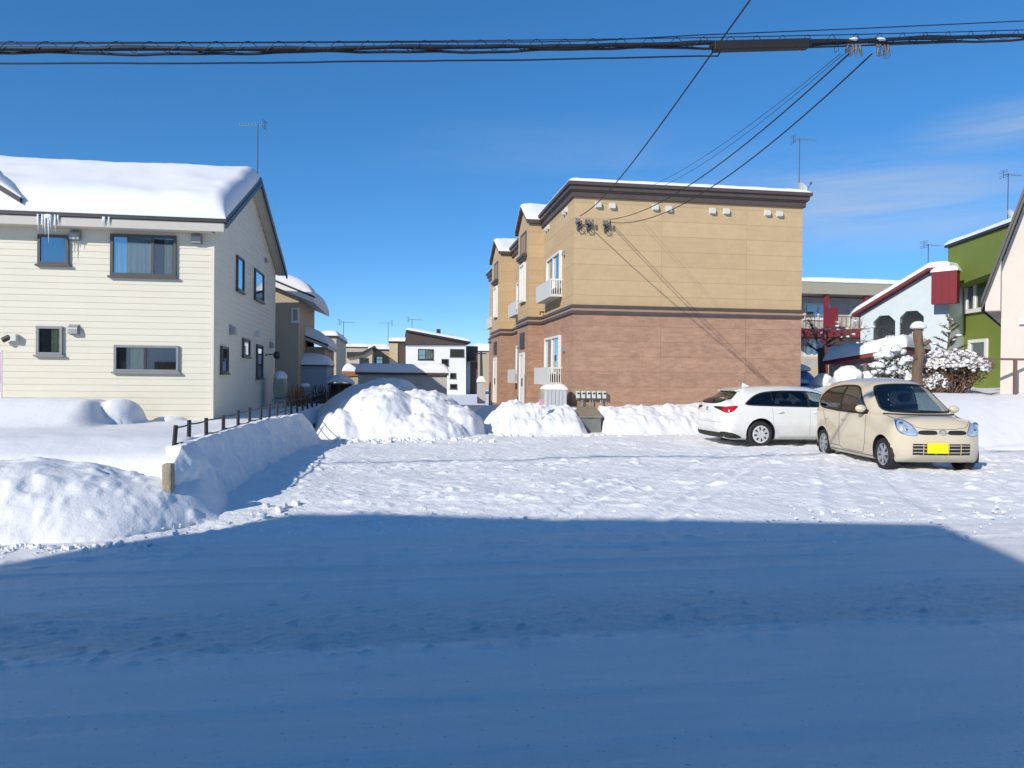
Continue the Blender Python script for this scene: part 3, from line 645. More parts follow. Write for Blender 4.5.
slab('snow_cover', xa_-2.5, xr_-.02, cy0+.03, cy0+4.2, cgb, .16, M['snow_roof'], cbo, 50, 40, .02, 8, kx=.55, ky=.6)
# windows
def fwin(px0,py0,px1,py1,**k):
    a=at(px0,py0,LY0); c=at(px1,py1,LY0); return window(h,'f',LY0-.004,a.x,c.x,c.z,a.z,**k)
def swin(px0,py0,px1,py1,**k):
    a=atX(px0,py0,LX1); c=atX(px1,py1,LX1); z1=zs(px0,py0,a.y); z0=zs(px1,py1,c.y); return window(h,'r',LX1+.004,a.y,c.y,z0,z1,**k)
fwin(38.5,234.5,69.5,265, fw=.055, curtain=None, label='small square upper window reflecting the sky')
o = at(111,234,LY0).x; q = at(176.5,234,LY0).x; mid = o+(q-o)*.64
fwin(111,234,176.5,277.5, fw=.06, mull=(mid,), curtain=((o+.08,mid-.02,'curtain'),(mid+.25,q-.08,'curtain2')), label='wide upper window with a lace curtain')
a_=at(37,326,LY0).x; c_=at(63,355,LY0).x
fwin(37,326,63,355, fw=.055, fm='alu', curtain=((a_+.3,c_-.07,'curtain2'),), label='small square lower window with an aluminium frame')
a_=at(114,345,LY0).x; c_=at(179,372,LY0).x; mid=(a_+c_)/2-.02
fwin(114.5,345,179,372, fw=.05, fm='alu', mull=(mid,), curtain=((a_+.35,mid-.03,'curtain2'),), label='wide lower window with dark glass', light='dark')
swin(236,255,242.5,293, fw=.05); swin(254,268,262.5,303, fw=.05); swin(220,346,226.5,373, fw=.05, curtain=None); swin(242,338,248.5,357, fw=.05); swin(256,344,261.5,378, fw=.05)
for (px,py,s_) in ((76,235.5,.20),(197,239,.20),(74.5,329.5,.19)):
    p = at(px,py,LY0); vent_hood(h,'f',LY0-.004,p.x,p.z,s_)
for (px,py,s_) in ((230.5,330,.22),(265,260,.14),(270,345,.2)):
    p = atX(px,py,LX1); vent_hood(h,'r',LX1+.004,p.y,p.z,s_)
p = at(14,338,LY0); fl = MB().box(p.x-.02,p.x+.10,LY0-.14,LY0-.004,p.z-.07,p.z+.08).build('flood_lamp', M['offwhite'], h, bevel=.01)
MB().tube([(p.x-.04,LY0-.10,p.z+.02),(p.x-.17,LY0-.13,p.z-.06)],.06,10).build('lamp_head', M['dark'], fl)
p = atX(256,336,LX1); wl = MB().box(LX1+.004,LX1+.10,p.y-.05,p.y+.05,p.z-.02,p.z+.16).build('wall_lamp', M['offwhite'], h, bevel=.01)
p = atX(265,355,LX1); MB().tube([(LX1,p.y,p.z),(LX1+.34,p.y,p.z+.04)],.02,6).blob((LX1+.36,p.y,p.z+.0),.11,.11,.13).build('outside_lamp', M['dark'], h)
# icicles on the eave
for (px, n, L0, sd) in ((49,7,.62,1),(106,3,.28,2)):
    ic = thing('icicle_cluster', 'long icicles hanging from the eave above the small upper window' if n==7 else 'short thin icicles hanging from the eave over the wide upper window', 'icicles', (at(px,215,ye0).x, ye0-.03, rz(ye0)))
    rnd = random.Random(sd)
    for i in range(n):
        x = at(px,215,ye0).x+(i-(n-1)/2)*.062+rnd.uniform(-.02,.02); l = L0*(1-.5*abs(i-(n-1)/2)/(n/2))*rnd.uniform(.6,1.1); z0 = rz(ye0)+.02
        MB().tube([(x,ye0-.035,z0),(x,ye0-.035,z0-l*.4),(x+.004,ye0-.036,z0-l)],[.026,.014,.002],6).build('icicle', M['ice'], ic, smooth=True)
    if n==7: MB().blob((at(px,215,ye0).x,ye0-.04,rz(ye0)-.02),.09,.03,.05,12,8,.2,seed=5).build('ice_lump', M['ice'], ic, smooth=True)
pb = atX(267,186,GX-.1); antenna('tv_antenna', (GX-.1, RY-.05, RZ+.1), zs(267,126,RY)-RZ-.05, 'tall thin television antenna at the gable peak of the cream house', R(165), size=.55, group='rooftop antennas')

# ---------------------------------------------------------------- tan house behind it, two snow-laden eaves
h2 = thing('tan_house', 'tan house with two snow-laden lean-to roofs directly behind the cream house', 'house', (-6, 31, 0))
x1 = xs(297.5,31.2); Yb=29.0; x1=-3.92+.03; 
x1 = at(299,300,29).x; zt = zs(299,296,29)
MB().box(-12,x1,28.9,34.5,0,zt+.2).build('upper_wall', M['beige2'], h2)
sl_ = .40; xe = at(314.5,297,28.5).x; ze = at(314.5,297,28.5).z
def l2(X,Y): return ze+(xe-X)*sl_+.02
r_ = MB().prism([(xe,28.4,ze-.22),(xe,28.4,ze),(-8,28.4,ze+(xe+8)*sl_),(-8,28.4,ze+(xe+8)*sl_-.22)],(0,6.4,0)).build('upper_roof', M['whitewall'], h2)
MB().prism([(xe+.03,28.36,ze-.05),(xe+.03,28.36,ze+.01),(-8,28.36,ze+(xe+8)*sl_+.03),(-8,28.36,ze+(xe+8)*sl_-.03)],(0,.04,0)).build('roof_edge', M['dark'], r_)
slab('snow_cover',-8,xe-.06,28.45,34.7,l2,.42,M['snow_roof'],r_,50,30,.03,21,kx=.5,ky=.4)
p = at(296,312,28.9); window(h2,'f',28.9,p.x-.16,p.x+.12,zs(296,322,28.9),zs(296,308,28.9),fm='white',fw=.05)
x3 = at(325,360,31.5).x; zt3 = zs(325,347,31.5); xe2 = at(328,345,31).x; ze2 = at(328,345,31).z
MB().box(x1,x3,31.5,36,0,zt3).build('lower_wall', M['beige2'], h2)
r2_ = MB().prism([(xe2,31,ze2-.16),(xe2,31,ze2),(x1-.5,31,ze2+(xe2-x1+.5)*sl_),(x1-.5,31,ze2+(xe2-x1+.5)*sl_-.16)],(0,5.2,0)).build('lower_roof', M['stone'], h2)
MB().prism([(xe2+.03,30.96,ze2-.05),(xe2+.03,30.96,ze2+.01),(x1-.4,30.96,ze2+(xe2-x1+.4)*sl_+.01),(x1-.4,30.96,ze2+(xe2-x1+.4)*sl_-.05)],(0,.04,0)).build('roof_edge', M['dark'], r2_)
def l3(X,Y): return ze2+(xe2-X)*sl_+.02
slab('snow_cover',x1-.4,xe2-.04,31.05,36,l3,.36,M['snow_roof'],r2_,40,30,.03,22,kx=.5,ky=.4)
p = at(309,326,34); MB().tube([(p.x,34,ze2+.5),(p.x,34,zs(309,325,34))],.09,8).blob((p.x,34,zs(309,324,34)),.16,.16,.06).build('flue', M['dark'], h2)

# kerosene tank
p = at(281,385,24.5); tz = zs(281,374,24.5)
tk = thing('kerosene_tank', 'small oval kerosene tank on legs with a snow cap, beside the cream house wall', 'tank', (p.x,24.6,.5))
tkx = -3.55; tz=1.62
m = MB(); prof=[]
for i in range(16):
    a = 2*math.pi*i/16; prof.append((tkx+.17*math.copysign(abs(math.cos(a))**.6,math.cos(a)), 24.3, tz-.38+.33*math.copysign(abs(math.sin(a))**.7,math.sin(a))))
m.prism(prof,(0,.8,0)); m.build('tank_body', M['tankgreen'], tk, bevel=.03)
for sx in (-.13,.13):
    for sy_ in (.1,.7): MB().box(tkx+sx-.02,tkx+sx+.02,24.3+sy_-.02,24.3+sy_+.02,.4,tz-.66).build('leg', M['galv'], tk)
MB().blob((tkx,24.7,tz-.10),.21,.46,.24,14,8,.04,flat=True).build('snow_cap', M['snow_roof'], tk, smooth=True)
MB().box(tkx-.19,tkx+.19,24.28,25.12,tz-.80,tz-.74).build('stand_rail', M['galv'], tk)

# blue-grey shed with a domed snow roof
YS=30.0; xa_=at(288,380,YS).x; xb_=at(327,380,YS).x; zt=zs(307,366,YS)
sh = thing('garden_shed', 'blue-grey metal garden shed under a rounded dome of snow behind the fence', 'shed', ((xa_+xb_)/2,31,0))
w_ = MB()
w_.box(xa_,xb_,YS,YS+2.4,.1,zt)
for i in range(13):
    x = xa_+.05+i*(xb_-xa_-.1)/12; w_.box(x-.012,x+.012,YS-.012,YS-.0005,.12,zt-.05)
w_.build('walls', M['shed'], sh)
MB().box(xa_-.08,xb_+.08,YS-.1,YS+2.5,zt,zt+.07).build('roof', M['dark'], sh)
slab('snow_cover',xa_-.06,xb_+.06,YS-.08,YS+2.45,lambda X,Y: zt+.07+0*X,.42,M['snow_roof'],sh,40,30,.02,30,kx=.85,ky=.9)
xd=(xa_+xb_)/2; dr=MB().box(xd-.42,xd+.40,YS-.022,YS-.013,.5,zt-.12).build('door', M['shed'], sh); MB().box(xd+.30,xd+.33,YS-.045,YS-.023,1.1,1.25).build('handle', M['dark'], dr)
# low lean-to shelter
YS=30.5; xa_=at(326,388,YS).x; xb_=at(352,388,YS).x; zt=zs(340,385,YS)
sh = thing('bin_shelter', 'low open shelter with a pitched cap of snow between the blue-grey shed and the garage', 'shelter', ((xa_+xb_)/2,31,0))
MB().box(xa_,xb_,YS,YS+1.4,zt,zt+.06).build('roof', M['dark'], sh)
for x in (xa_+.03,xb_-.03,(xa_+xb_)/2): MB().box(x-.03,x+.03,YS,YS+.06,.1,zt).build('post', M['brownwall'], sh)
MB().box(xa_+.07,xb_-.07,YS+1.3,YS+1.36,.1,zt).build('back_board', M['brownwall'], sh)
slab('snow_cover',xa_,xb_,YS,YS+1.4,lambda X,Y: zt+.06+.12*np.clip(1-np.abs(X-(xa_+xb_)/2-.0)/.55,0,1),.24,M['snow_roof'],sh,30,20,.02,31,kx=.5,ky=.5)

# garage across the middle
YG=34.0; xa_=at(358,390,YG).x; xb_=at(447,390,YG).x; zt=zs(400,375,YG)
ga = thing('block_garage', 'long low concrete garage with a flat snow roof behind the central snow heap', 'garage', ((xa_+xb_)/2,37,0))
MB().box(xa_,xb_,YG,YG+6,.0,zt).build('walls', M['concrete'], ga)
MB().box(xa_-.12,xb_+.06,YG-.12,YG+6.1,zt,zt+.13).build('roof', M['apt_trim'], ga)
slab('snow_cover',xa_-.1,xb_+.05,YG-.1,YG+6,lambda X,Y: zt+.13+0*X,.34,M['snow_roof'],ga,70,30,.05,33,kx=.35,ky=.4)
# red-roofed store seen between shelter and garage
YT=40; xa_=at(343,370,YT).x; xb_=at(360,370,YT).x
rs = thing('red_roof_store', 'small brick-red store with snow on its roof between the shed and the garage', 'outbuilding', ((xa_+xb_)/2,YT+2,0))
zt=zs(350,371,YT); MB().box(xa_,xb_,YT,YT+4,0,zt-.25).build('walls', M['beige2'], rs); MB().box(xa_-.05,xb_+.05,YT-.1,YT+4,zt-.25,zt).build('roof', M['orange'], rs)
slab('snow_cover',xa_,xb_,YT-.08,YT+4,lambda X,Y: zt+0*X,.42,M['snow_roof'],rs,20,20,.02,34)

def boxhouse(name,label,px0,px1,pyt,Y,depth,mat,snow=.35,base=0,cat='house',pxs=None,roofmat='dark',smat='snow_roof'):
    x0=xs(px0,Y); x1=xs(px1,Y); z=zs((px0+px1)/2,pyt,Y)-snow*.9
    t=thing(name,label,cat,((x0+x1)/2,Y+depth/2,0))
    MB().box(x0,x1,Y,Y+depth,base,z).build('walls',M[mat],t); MB().box(x0-.1,x1+.1,Y-.1,Y+depth+.1,z,z+.12).build('roof',M[roofmat],t)
    slab('snow_cover',x0-.08,x1+.08,Y-.08,Y+depth,lambda X,Y_: z+.12+0*X,snow,M[smat],t,24,16,.03,int(px0))
    return t,x0,x1,z
t,x0,x1,z = boxhouse('block_house','plain tan flat-roofed block rising behind the blue-grey shed',322,336,332,46,9,'beige3')
t,x0,x1,z = boxhouse('long_roof_house','distant long white snow roof left of the brown flat-roofed house',341,388,345,88,10,'beige2')
t,x0,x1,z = boxhouse('pale_house','distant pale rendered house with one small window in front of the long snow roof',369,390,347,74,8,'beige2')
p=at(379.5,361,74); window(t,'f',74,p.x-.35,p.x+.35,zs(379,364,74),zs(379,356,74),fm='dark',fw=.08)
Yq=68; t = thing('gable_cottage','distant tan cottage with a dark sloping roof edge beside the pale house','house',(xs(358,Yq),Yq+3,0))
pp=[at(347,372,Yq),at(347,357,Yq),at(372,347,Yq),at(372,372,Yq)]; MB().prism([Vector((v.x,Yq,v.z if i in(1,2) else 0)) for i,v in enumerate(pp)],(0,6,0)).build('walls',M['beige3'],t)
pp=[at(347,358,Yq),at(347,352,Yq),at(362,352,Yq),at(375,345.5,Yq),at(375,347.5,Yq),at(363,355,Yq)]; MB().prism([Vector((v.x,Yq-.3,v.z)) for v in pp],(0,6.5,0)).build('roof',M['dark'],t)
p=at(364,361,Yq); window(t,'f',Yq,p.x-.4,p.x+.4,zs(364,364,Yq),zs(364,358,Yq),fm='dark',fw=.08)
t,x0,x1,z = boxhouse('brown_house','distant dark brown flat-roofed house just left of the white house',389.5,406.5,339,72,9,'brownwall')
MB().box(x0-.03,x0+.75,71.9,71.99,0,z-.1).build('end_wall',M['beige3'],t)
# white house with brown lopsided gable
Yw=70.0
W = thing('white_house','distant white two-storey house with a dark brown lopsided gable at the end of the lane','house',(at(438,370,Yw).x,Yw+5,0))
Q=lambda px,py,Y=Yw: Vector((at(px,py,Y).x,Y,at(px,py,Y).z))
wl=[Q(406,392),Q(406,345),Q(466,345),Q(466,392)]; wl[0].z=wl[3].z=0
MB().prism(wl,(0,9,0)).build('wall',M['whitewall'],W)
gp=[Q(404.5,344.6),Q(407,331),Q(467,343.2),Q(467,344.6)]; MB().prism([v+Vector((0,-.25,0)) for v in gp],(0,9.3,0)).build('upper_gable',M['brownwall'],W)
rf=[Q(406,331.6),Q(406.5,329.8),Q(470,341.6),Q(470,343.6)]; ro=MB().prism([v+Vector((0,-.5,0)) for v in rf],(0,9.8,0)).build('roof',M['dark'],W)
a0,a1=Q(406.5,329.8),Q(470,341.6)
def wr(X,Y): return a0.z+(X-a0.x)*(a1.z-a0.z)/(a1.x-a0.x)
slab('snow_cover',a0.x,a1.x,Yw-.5,Yw+9,wr,.22,M['snow_roof'],ro,40,14,.02,44,kx=.4,ky=.4)
for (p0,p1,q0,q1,mu) in ((418,433.5,349,360,1),(450,464,349,357,0),(441.5,448.5,359,366,0),(450,456,373,378.5,0),(450,457,384,389,0)):
    u=Q(p0,q0);v=Q(p1,q1); window(W,'f',Yw,u.x,v.x,v.z,u.z,fm='dark',fw=.09,mull=((u.x+v.x)/2,) if mu else (), curtain=((u.x+.1,v.x-.1,'curtain2'),) if mu else None)
MB().prism([Vector((Q(438.5,333).x,Yw+3,Q(438,334).z)),Vector((Q(438.5,333).x,Yw+3,Q(438,327).z)),Vector((Q(442.5,333).x,Yw+3,Q(438,327).z)),Vector((Q(442.5,333).x,Yw+3,Q(438,334).z))],(0,.5,0)).build('chimney',M['dark'],W)
# side wing in shade
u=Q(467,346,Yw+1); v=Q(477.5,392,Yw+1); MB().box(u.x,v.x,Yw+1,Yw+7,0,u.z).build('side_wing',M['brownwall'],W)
MB().box(u.x-.02,(u.x+v.x)/2-.2,Yw+.9,Yw+.99,0,Q(470,362).z).build('entrance_wall',M['shed'],W)
ug=Q(467,352,Yw); MB().box(u.x,v.x-.2,Yw-.4,Yw+.9,Q(470,362).z,Q(470,361).z).build('porch_roof',M['dark'],W)
antenna('tv_antenna',(at(412,331,Yw+2).x,Yw+2,zs(412,334,Yw+2)),zs(412,319,Yw+2)-zs(412,334,Yw+2),'small antenna on the white house with the lopsided brown gable',R(20),size=1.1,group='rooftop antennas')
antenna('tv_antenna',(at(388,343,75).x,75,zs(388,343,75)),2.0,'faint distant antenna over the brown flat-roofed house',R(160),size=1.1,group='rooftop antennas')
antenna('tv_antenna',(at(343.5,345,60).x,60,zs(343.5,350,60)),2.2,'faint distant antenna between the tan block and the pale house',R(30),size=1.0,group='rooftop antennas')
t,x0,x1,z = boxhouse('grey_far_house','distant pale house with a snow roof glimpsed between the white house and the apartment block',474,496,346,96,9,'beige2',snow=.8)
MB().tube([(at(482,380,55).x,55,0),(at(481,351,55).x,55,zs(481,352,55))],.10,8)
up = thing('timber_pole','dark wooden pole standing in the lane beside the far white house','pole',(at(482,380,55).x,55,0))
MB().tube([(at(482,380,55).x,55,0),(at(481,351,55).x,55,zs(481,352,55))],[.13,.09],8).build('shaft',M['dark'],up); MB().box(at(481,351,55).x-.4,at(481,351,55).x+.4,54.95,55.05,zs(481,354,55),zs(481,353,55)).build('crossarm',M['dark'],up)
# far backdrop: low snowy roofs further off keep the horizon closed
rnd=random.Random(5)
# grey meter kiosk by the apartment wall
Yk=41; x0=at(478,390,Yk).x; x1=at(485.5,390,Yk).x
kk=thing('grey_kiosk','squat pale grey cabinet with snow on top at the far end of the apartment block','cabinet',((x0+x1)/2,Yk,0))
MB().box(x0,x1,Yk,Yk+.5,.2,zs(481,382,Yk)).build('body',M['cabinet'],kk,bevel=.02)
slab('snow_cover',x0,x1,Yk,Yk+.5,lambda X,Y: zs(481,382,Yk)+0*X,.3,M['snow_roof'],kk,14,12,.01,50,kx=.2,ky=.2)

# ---------------------------------------------------------------- apartment block
AX, AXR, AY, AY1 = 5.19, 12.47, 22.0, 42.2
ZB0, ZB1 = 3.55, 3.79        # band
ZC = 6.98; ZT = 7.40
A = thing('apartment_block','two-storey apartment block, beige cladding above and brick below, with a dark brown cornice','apartment block',((AX+AXR)/2,(AY+AY1)/2,0))
# plan outline of the wall including the two projecting bays on the left side
b1=(26.75,29.2,4.70); b2=(33.7,36.9,4.65)
plan=[(AX,AY),(AXR,AY),(AXR,AY1),(AX,AY1),(AX,b2[1]),(b2[2],b2[1]),(b2[2],b2[0]),(AX,b2[0]),(AX,b1[1]),(b1[2],b1[1]),(b1[2],b1[0]),(AX,b1[0])]
def off(plan,d):
    n=len(plan); out=[]
    for i in range(n):
        p0=Vector(plan[i-1]+(0,));p1=Vector(plan[i]+(0,));p2=Vector(plan[(i+1)%n]+(0,))
        e1=(p1-p0).normalized();e2=(p2-p1).normalized(); n1=Vector((e1.y,-e1.x,0));n2=Vector((e2.y,-e2.x,0)); out.append((p1+(n1+n2)*d)[:2])
    return out
def extr(plan,z0,z1): 
    m=MB(); m.prism([Vector((x,y,z0)) for x,y in plan],(0,0,z1-z0)); return m
extr(plan,0,ZB0).build('brick_wall',M['apt_lo'],A); extr(plan,ZB0,7.18).build('upper_wall',M['apt_up'],A)
bn=extr(off(plan,.03),ZB0,ZB1).build('band',M['apt_band'],A)
extr(off(plan,.065),ZB0-.01,ZB0+.075).build('lower_moulding',M['apt_trim'],bn); extr(off(plan,.065),ZB1-.075,ZB1+.01).build('upper_moulding',M['apt_trim'],bn)
rect=[(AX,AY),(AXR,AY),(AXR,AY1),(AX,AY1)]
co_=MB()
for (z0,z1,d) in ((ZC,ZC+.16,.07),(ZC+.16,ZC+.20,.11),(ZC+.20,ZC+.33,.15),(ZC+.33,ZC+.43,.21)):
    co_.prism([Vector((x,y,z0)) for x,y in off(rect,d)],(0,0,z1-z0))
cn_=co_.build('cornice',M['apt_trim'],A)
slab('snow_cover',AX-.15,AXR+.15,AY-.15,AY1,lambda X,Y: ZC+.43+0*X,.15,M['snow_roof'],cn_,70,60,.02,60,kx=.3,ky=.3)
# bay gables
for (y0,y1,xb),fpx in ((b1,0),(b2,1)):
    yc=(y0+y1)/2; zt=7.25; zg=7.88 if not fpx else 7.92
    g=MB().prism([(xb,y0,7.181),(xb,y1,7.181),(xb,y1,zt),(xb,yc,zg),(xb,y0,zt)],(AX-xb+.7,0,0)).build('bay_gable',M['apt_up'],A)
    tr=MB()
    for (ya_,yb_,za_,zb_) in ((y0-.12,yc,zt-.12,zg),(yc,y1+.12,zg,zt-.12)):
        tr.prism([(xb-.12,ya_,za_),(xb-.12,yb_,zb_),(xb-.12,yb_,zb_+.14),(xb-.12,ya_,za_+.14)],(AX-xb+.8,0,0))
    tr.box(xb-.10,AX+.05,y0-.10,y0-.003,zt-.12,zt+.06)
    tro=tr.build('gable_coping',M['apt_trim'],g)
    sn_=MB()
    def gs(X,Y,y0=y0,y1=y1,yc=yc,zt=zt,zg=zg): return zg+.15-np.abs(Y-yc)*(zg-zt+.12)/((y1-y0)/2+.12)
    slab('snow_cover',xb-.1,AX+.7,y0-.1,y1+.1,gs,.10,M['snow_roof'],tro,30,30,.04,61+fpx,kx=.25,ky=.25)
    # niche: framed panel with a little ledge
    ny0,ny1=yc-.62,yc+.62; nz0,nz1=6.15,7.0
    n_=MB()
    n_.box(xb-.03,xb-.001,ny0,ny0+.06,nz0,nz1).box(xb-.03,xb-.001,ny1-.06,ny1,nz0,nz1).box(xb-.03,xb-.001,ny0+.06,ny1-.06,nz1-.06,nz1)
    no=n_.build('niche_frame',M['apt_trim'],g); MB().box(xb-.012,xb-.001,ny0+.06,ny1-.06,nz0,nz1-.06).build('niche_panel',M['apt_niche'],no)
    MB().box(xb-.16,xb-.001,ny0-.15,ny1+.15,nz0-.10,nz0-.002).box(xb-.11,xb-.001,ny0-.10,ny1+.10,nz0-.17,nz0-.10).build('niche_ledge',M['apt_trim'],no)
    # tall white window upstairs, entrance below
    window(A,'l',xb,yc-.55,yc+.45,4.45,5.85,fm='white',fw=.09,mull=(yc-.05,),dep=.09,curtain=((yc-.4,yc+.3,'curtain'),))
    d=MB().box(xb-.06,xb-.001,yc-.50,yc-.40,.45,2.55).box(xb-.06,xb-.001,yc+.40,yc+.50,.45,2.55).box(xb-.06,xb-.001,yc-.40,yc+.40,2.45,2.55).build('entrance_door',M['white'],A)
    dl=MB().box(xb-.035,xb-.001,yc-.40,yc+.40,.45,2.45).build('door_leaf',M['white'],d); MB().box(xb-.09,xb-.036,yc-.32,yc-.28,1.3,1.6).build('handle',M['dark'],d)
    MB().box(xb-.04,xb-.001,yc-.45,yc+.45,2.70,3.30).build('grille',M['apt_trim'],A)
    lv=MB()
    for i in range(7): lv.box(xb-.06,xb-.041,yc-.45,yc+.45,2.74+i*.08,2.77+i*.08)
    lv.build('grille_slats',M['dark'],A)
# balcony windows (segment near the corner and between the bays, and past the second bay)
def balcony(y0,y1,z0,z1,d=.40):
    o=MB(); t_=.03
    o.box(AX-d,AX-.002,y0,y1,z0,z0+.08)
    o.box(AX-d,AX-d+t_,y0,y1,z0+.08,z1)                        # solid front panel
    o.box(AX-d+t_,AX-.002,y1-t_,y1,z0+.08,z1)
    bo=o.build('balcony',M['offwhite'],A)
    r_=MB(); r_.box(AX-d+t_,AX-.002,y0,y0+.05,z1-.05,z1)
    for i in range(5): x=AX-d+t_+.03+i*(d-.1)/4; r_.box(x,x+.025,y0+.01,y0+.04,z0+.08,z1-.05)
    r_.build('railing',M['white'],bo); return bo
for (ya_,yb_,lvl) in ((23.55,25.7,2),(23.55,25.9,1),(30.4,32.2,2),(30.4,32.2,1),(38.3,40.2,2)):
    z0,z1=(4.50,5.66) if lvl==2 else (1.75,2.98)
    window(A,'l',AX,ya_,yb_,z0,z1,fm='white',fw=.07,mull=((ya_+yb_)/2,),dep=.09,curtain=(((ya_+yb_)/2+.1,yb_-.1,'curtain'),((ya_+.1),(ya_+yb_)/2-.1,'curtain')))
    zb=4.18 if lvl==2 else 1.40
    balcony(ya_-.12,yb_+.15,zb,zb+.56)
for (px,py) in ((565,253),(564.5,349)):
    p=atX(px,py,AX); vent_hood(A,'l',AX,p.y,p.z,.15,'vent')
for (px,py) in ((567,210),(565,212.5),(549,227),(547,229)):
    p=atX(px,py,AX); vent_hood(A,'l',AX,p.y,p.z,.15,'offwhite')
for px,py in ((598,205),(612,206),(655,207.5),(668.5,209),(712,211),(726,211.5),(767,213),(779,214)):
    p=at(px,py,AY); vent_hood(A,'f',AY,p.x,p.z,.165,'offwhite')
p=atX(544,312,AX); MB().tube([(AX,p.y,p.z),(AX-.14,p.y,p.z),(AX-.14,p.y,p.z-.1)],.03,6).build('overflow_pipe',M['dark'],A)
p=atX(520,405,4.7); MB().tube([(4.62,27.2,.4),(4.62,27.2,1.75)],.025,8).build('standpipe',M['offwhite'],A)
# power service brackets
def bracket(name,label,px,py,n):
    p=at(px,py,AY); t=thing(name,label,'cable bracket',(p.x,AY,p.z),'cable brackets')
    MB().box(p.x-.03,p.x+.03,AY-.02,AY-.001,p.z-.28,p.z+.10).box(p.x-.02,p.x+.02,AY-.18,AY-.02,p.z-.02,p.z+.02).build('bracket_arm',M['galv'],t)
    for i in range(n):
        x=p.x-.10+.10*i
        MB().tube([(x,AY-.16,p.z-.10),(x,AY-.16,p.z-.04),(x,AY-.16,p.z+.02),(x,AY-.16,p.z+.07)],[.02,.035,.025,.028],8).build('insulator',M['insul'],t)
    for i in range(3):
        pts=[(p.x+.08*math.sin(k*1.3+i*2),AY-.10-.05*math.cos(k*1.1+i),p.z+.02-.06*k) for k in range(6)]
        MB().tube(pts,.012,5).build('jumper_wire',M['cable'],t)
    return p
br1=bracket('cable_bracket','small cable bracket with loose tails at the top left corner of the long wall',578.5,222,1)
br2=bracket('cable_bracket','cable bracket carrying two pale insulators between the corner and the larger bracket',588,223,3)
br3=bracket('cable_bracket','bulky cable bracket with a bundle of insulators where the drop wires meet the wall',605.5,224,3)
# gas meter row
u=at(575,390,AY); v=at(605,399,AY)
gm=thing('meter_row','row of cream utility meters on the brick wall above the grey-green box','meters',((u.x+v.x)/2,AY,u.z))
MB().box(u.x,v.x,AY-.05,AY-.002,v.z-.02,u.z+.0).build('backboard',M['tankgreen'],gm)
for i in range(6):
    x=u.x+.06+i*(v.x-u.x-.12)/5; mt=MB().box(x-.055,x+.055,AY-.17,AY-.052,v.z+.02,u.z-.03).build('meter',M['offwhite'],gm,bevel=.012)
    MB().box(x-.035,x+.035,AY-.178,AY-.171,u.z-.12,u.z-.07).build('dial',M['dark'],mt)
for x in (u.x+.17,u.x+.22,(u.x+v.x)/2-.02,(u.x+v.x)/2+.05,v.x-.16,v.x-.11): MB().tube([(x,AY-.09,.3),(x,AY-.09,v.z-.02)],.014,6).build('pipe',M['galv'],gm)
# grey-green collection box
u=G(576,437); 
bx0,bx1=5.09,5.80; by0=20.95; by1=21.75; zb_=.56
gb=thing('grit_box','grey-green storage box with a sloping weathered lid, half buried in snow against the wall','storage box',((bx0+bx1)/2,by0,0))
MB().prism([(bx0,by0,0),(bx0,by1,0),(bx0,by1,zb_+.18),(bx0,by0,zb_-.06)],(bx1-bx0,0,0)).build('body',M['grey_green'],gb,bevel=.012)
ld=MB().prism([(bx0-.03,by0-.04,zb_-.06),(bx0-.03,by1+.02,zb_+.19),(bx0-.03,by1+.02,zb_+.23),(bx0-.03,by0-.04,zb_-.02)],(bx1-bx0+.06,0,0)).build('lid',M['box_lid'],gb,bevel=.008)
MB().box(bx0+.30,bx0+.42,by0-.065,by0-.041,zb_-.05,zb_-.025).build('handle',M['galv'],ld)
MB().blob((bx0+.05,by1-.22,zb_+.16),.11,.12,.05,10,6,.1).build('snow_patch',M['snow_roof'],ld,smooth=True)
# pale grey outdoor unit at the corner
u=at(541,386,21.6); v=at(566.5,433,21.6)
cb_=thing('oil_tank_cabinet','tall pale grey metal cabinet topped with snow at the corner of the apartment block','cabinet',((u.x+v.x)/2,21.8,0))
MB().box(u.x+.12,v.x,21.6,22.25,.3,zs(553,389,21.6)).build('body',M['cabinet'],cb_,bevel=.02)
lv=MB()
for i in range(5): x=u.x+.2+i*.11; lv.box(x,x+.008,21.590,21.5985,.4,zs(553,389,21.6)-.06)
lv.build('panel_ribs',M['galv'],cb_)
MB().box(u.x+.02,u.x+.12,21.75,22.1,.3,zs(553,390,21.6)-.05).build('side_duct',M['tankgreen'],cb_)
zc_=zs(553,389,21.6); slab('snow_cover',u.x+.14,v.x-.02,21.62,22.22,lambda X,Y: zc_+0*X,.13,M['snow_roof'],cb_,24,20,.03,66,kx=.2,ky=.2)
MB().box(v.x+.01,v.x+.055,21.95,22.0,.3,zc_+.02).build('drain_pipe',M['brownwall'],A)
# small red-topped snow marker stake
p=G(541,430,.2); sk=thing('marker_stake','thin snow marker stake with a pinkish red top beside the grey cabinet','stake',(p.x,20.9,.4))
xk=at(541,425,20.6).x; MB().tube([(xk,20.6,.3),(xk,20.6,zs(541,401,20.6))],.018,6).build('rod',M['offwhite'],sk); MB().box(xk-.05,xk+.05,20.58,20.62,zs(541,405,20.6),zs(541,399,20.6)).build('marker_head',M['pink'],sk)
antenna('tv_antenna',(at(799,190,AY+1).x,AY+1,ZC+.45),zs(802,138,AY+1)-ZC-.45,'rooftop antenna with a round satellite dish at the right end of the apartment roof',R(0),dish=(.40,R(-75)),size=.6,group='rooftop antennas')
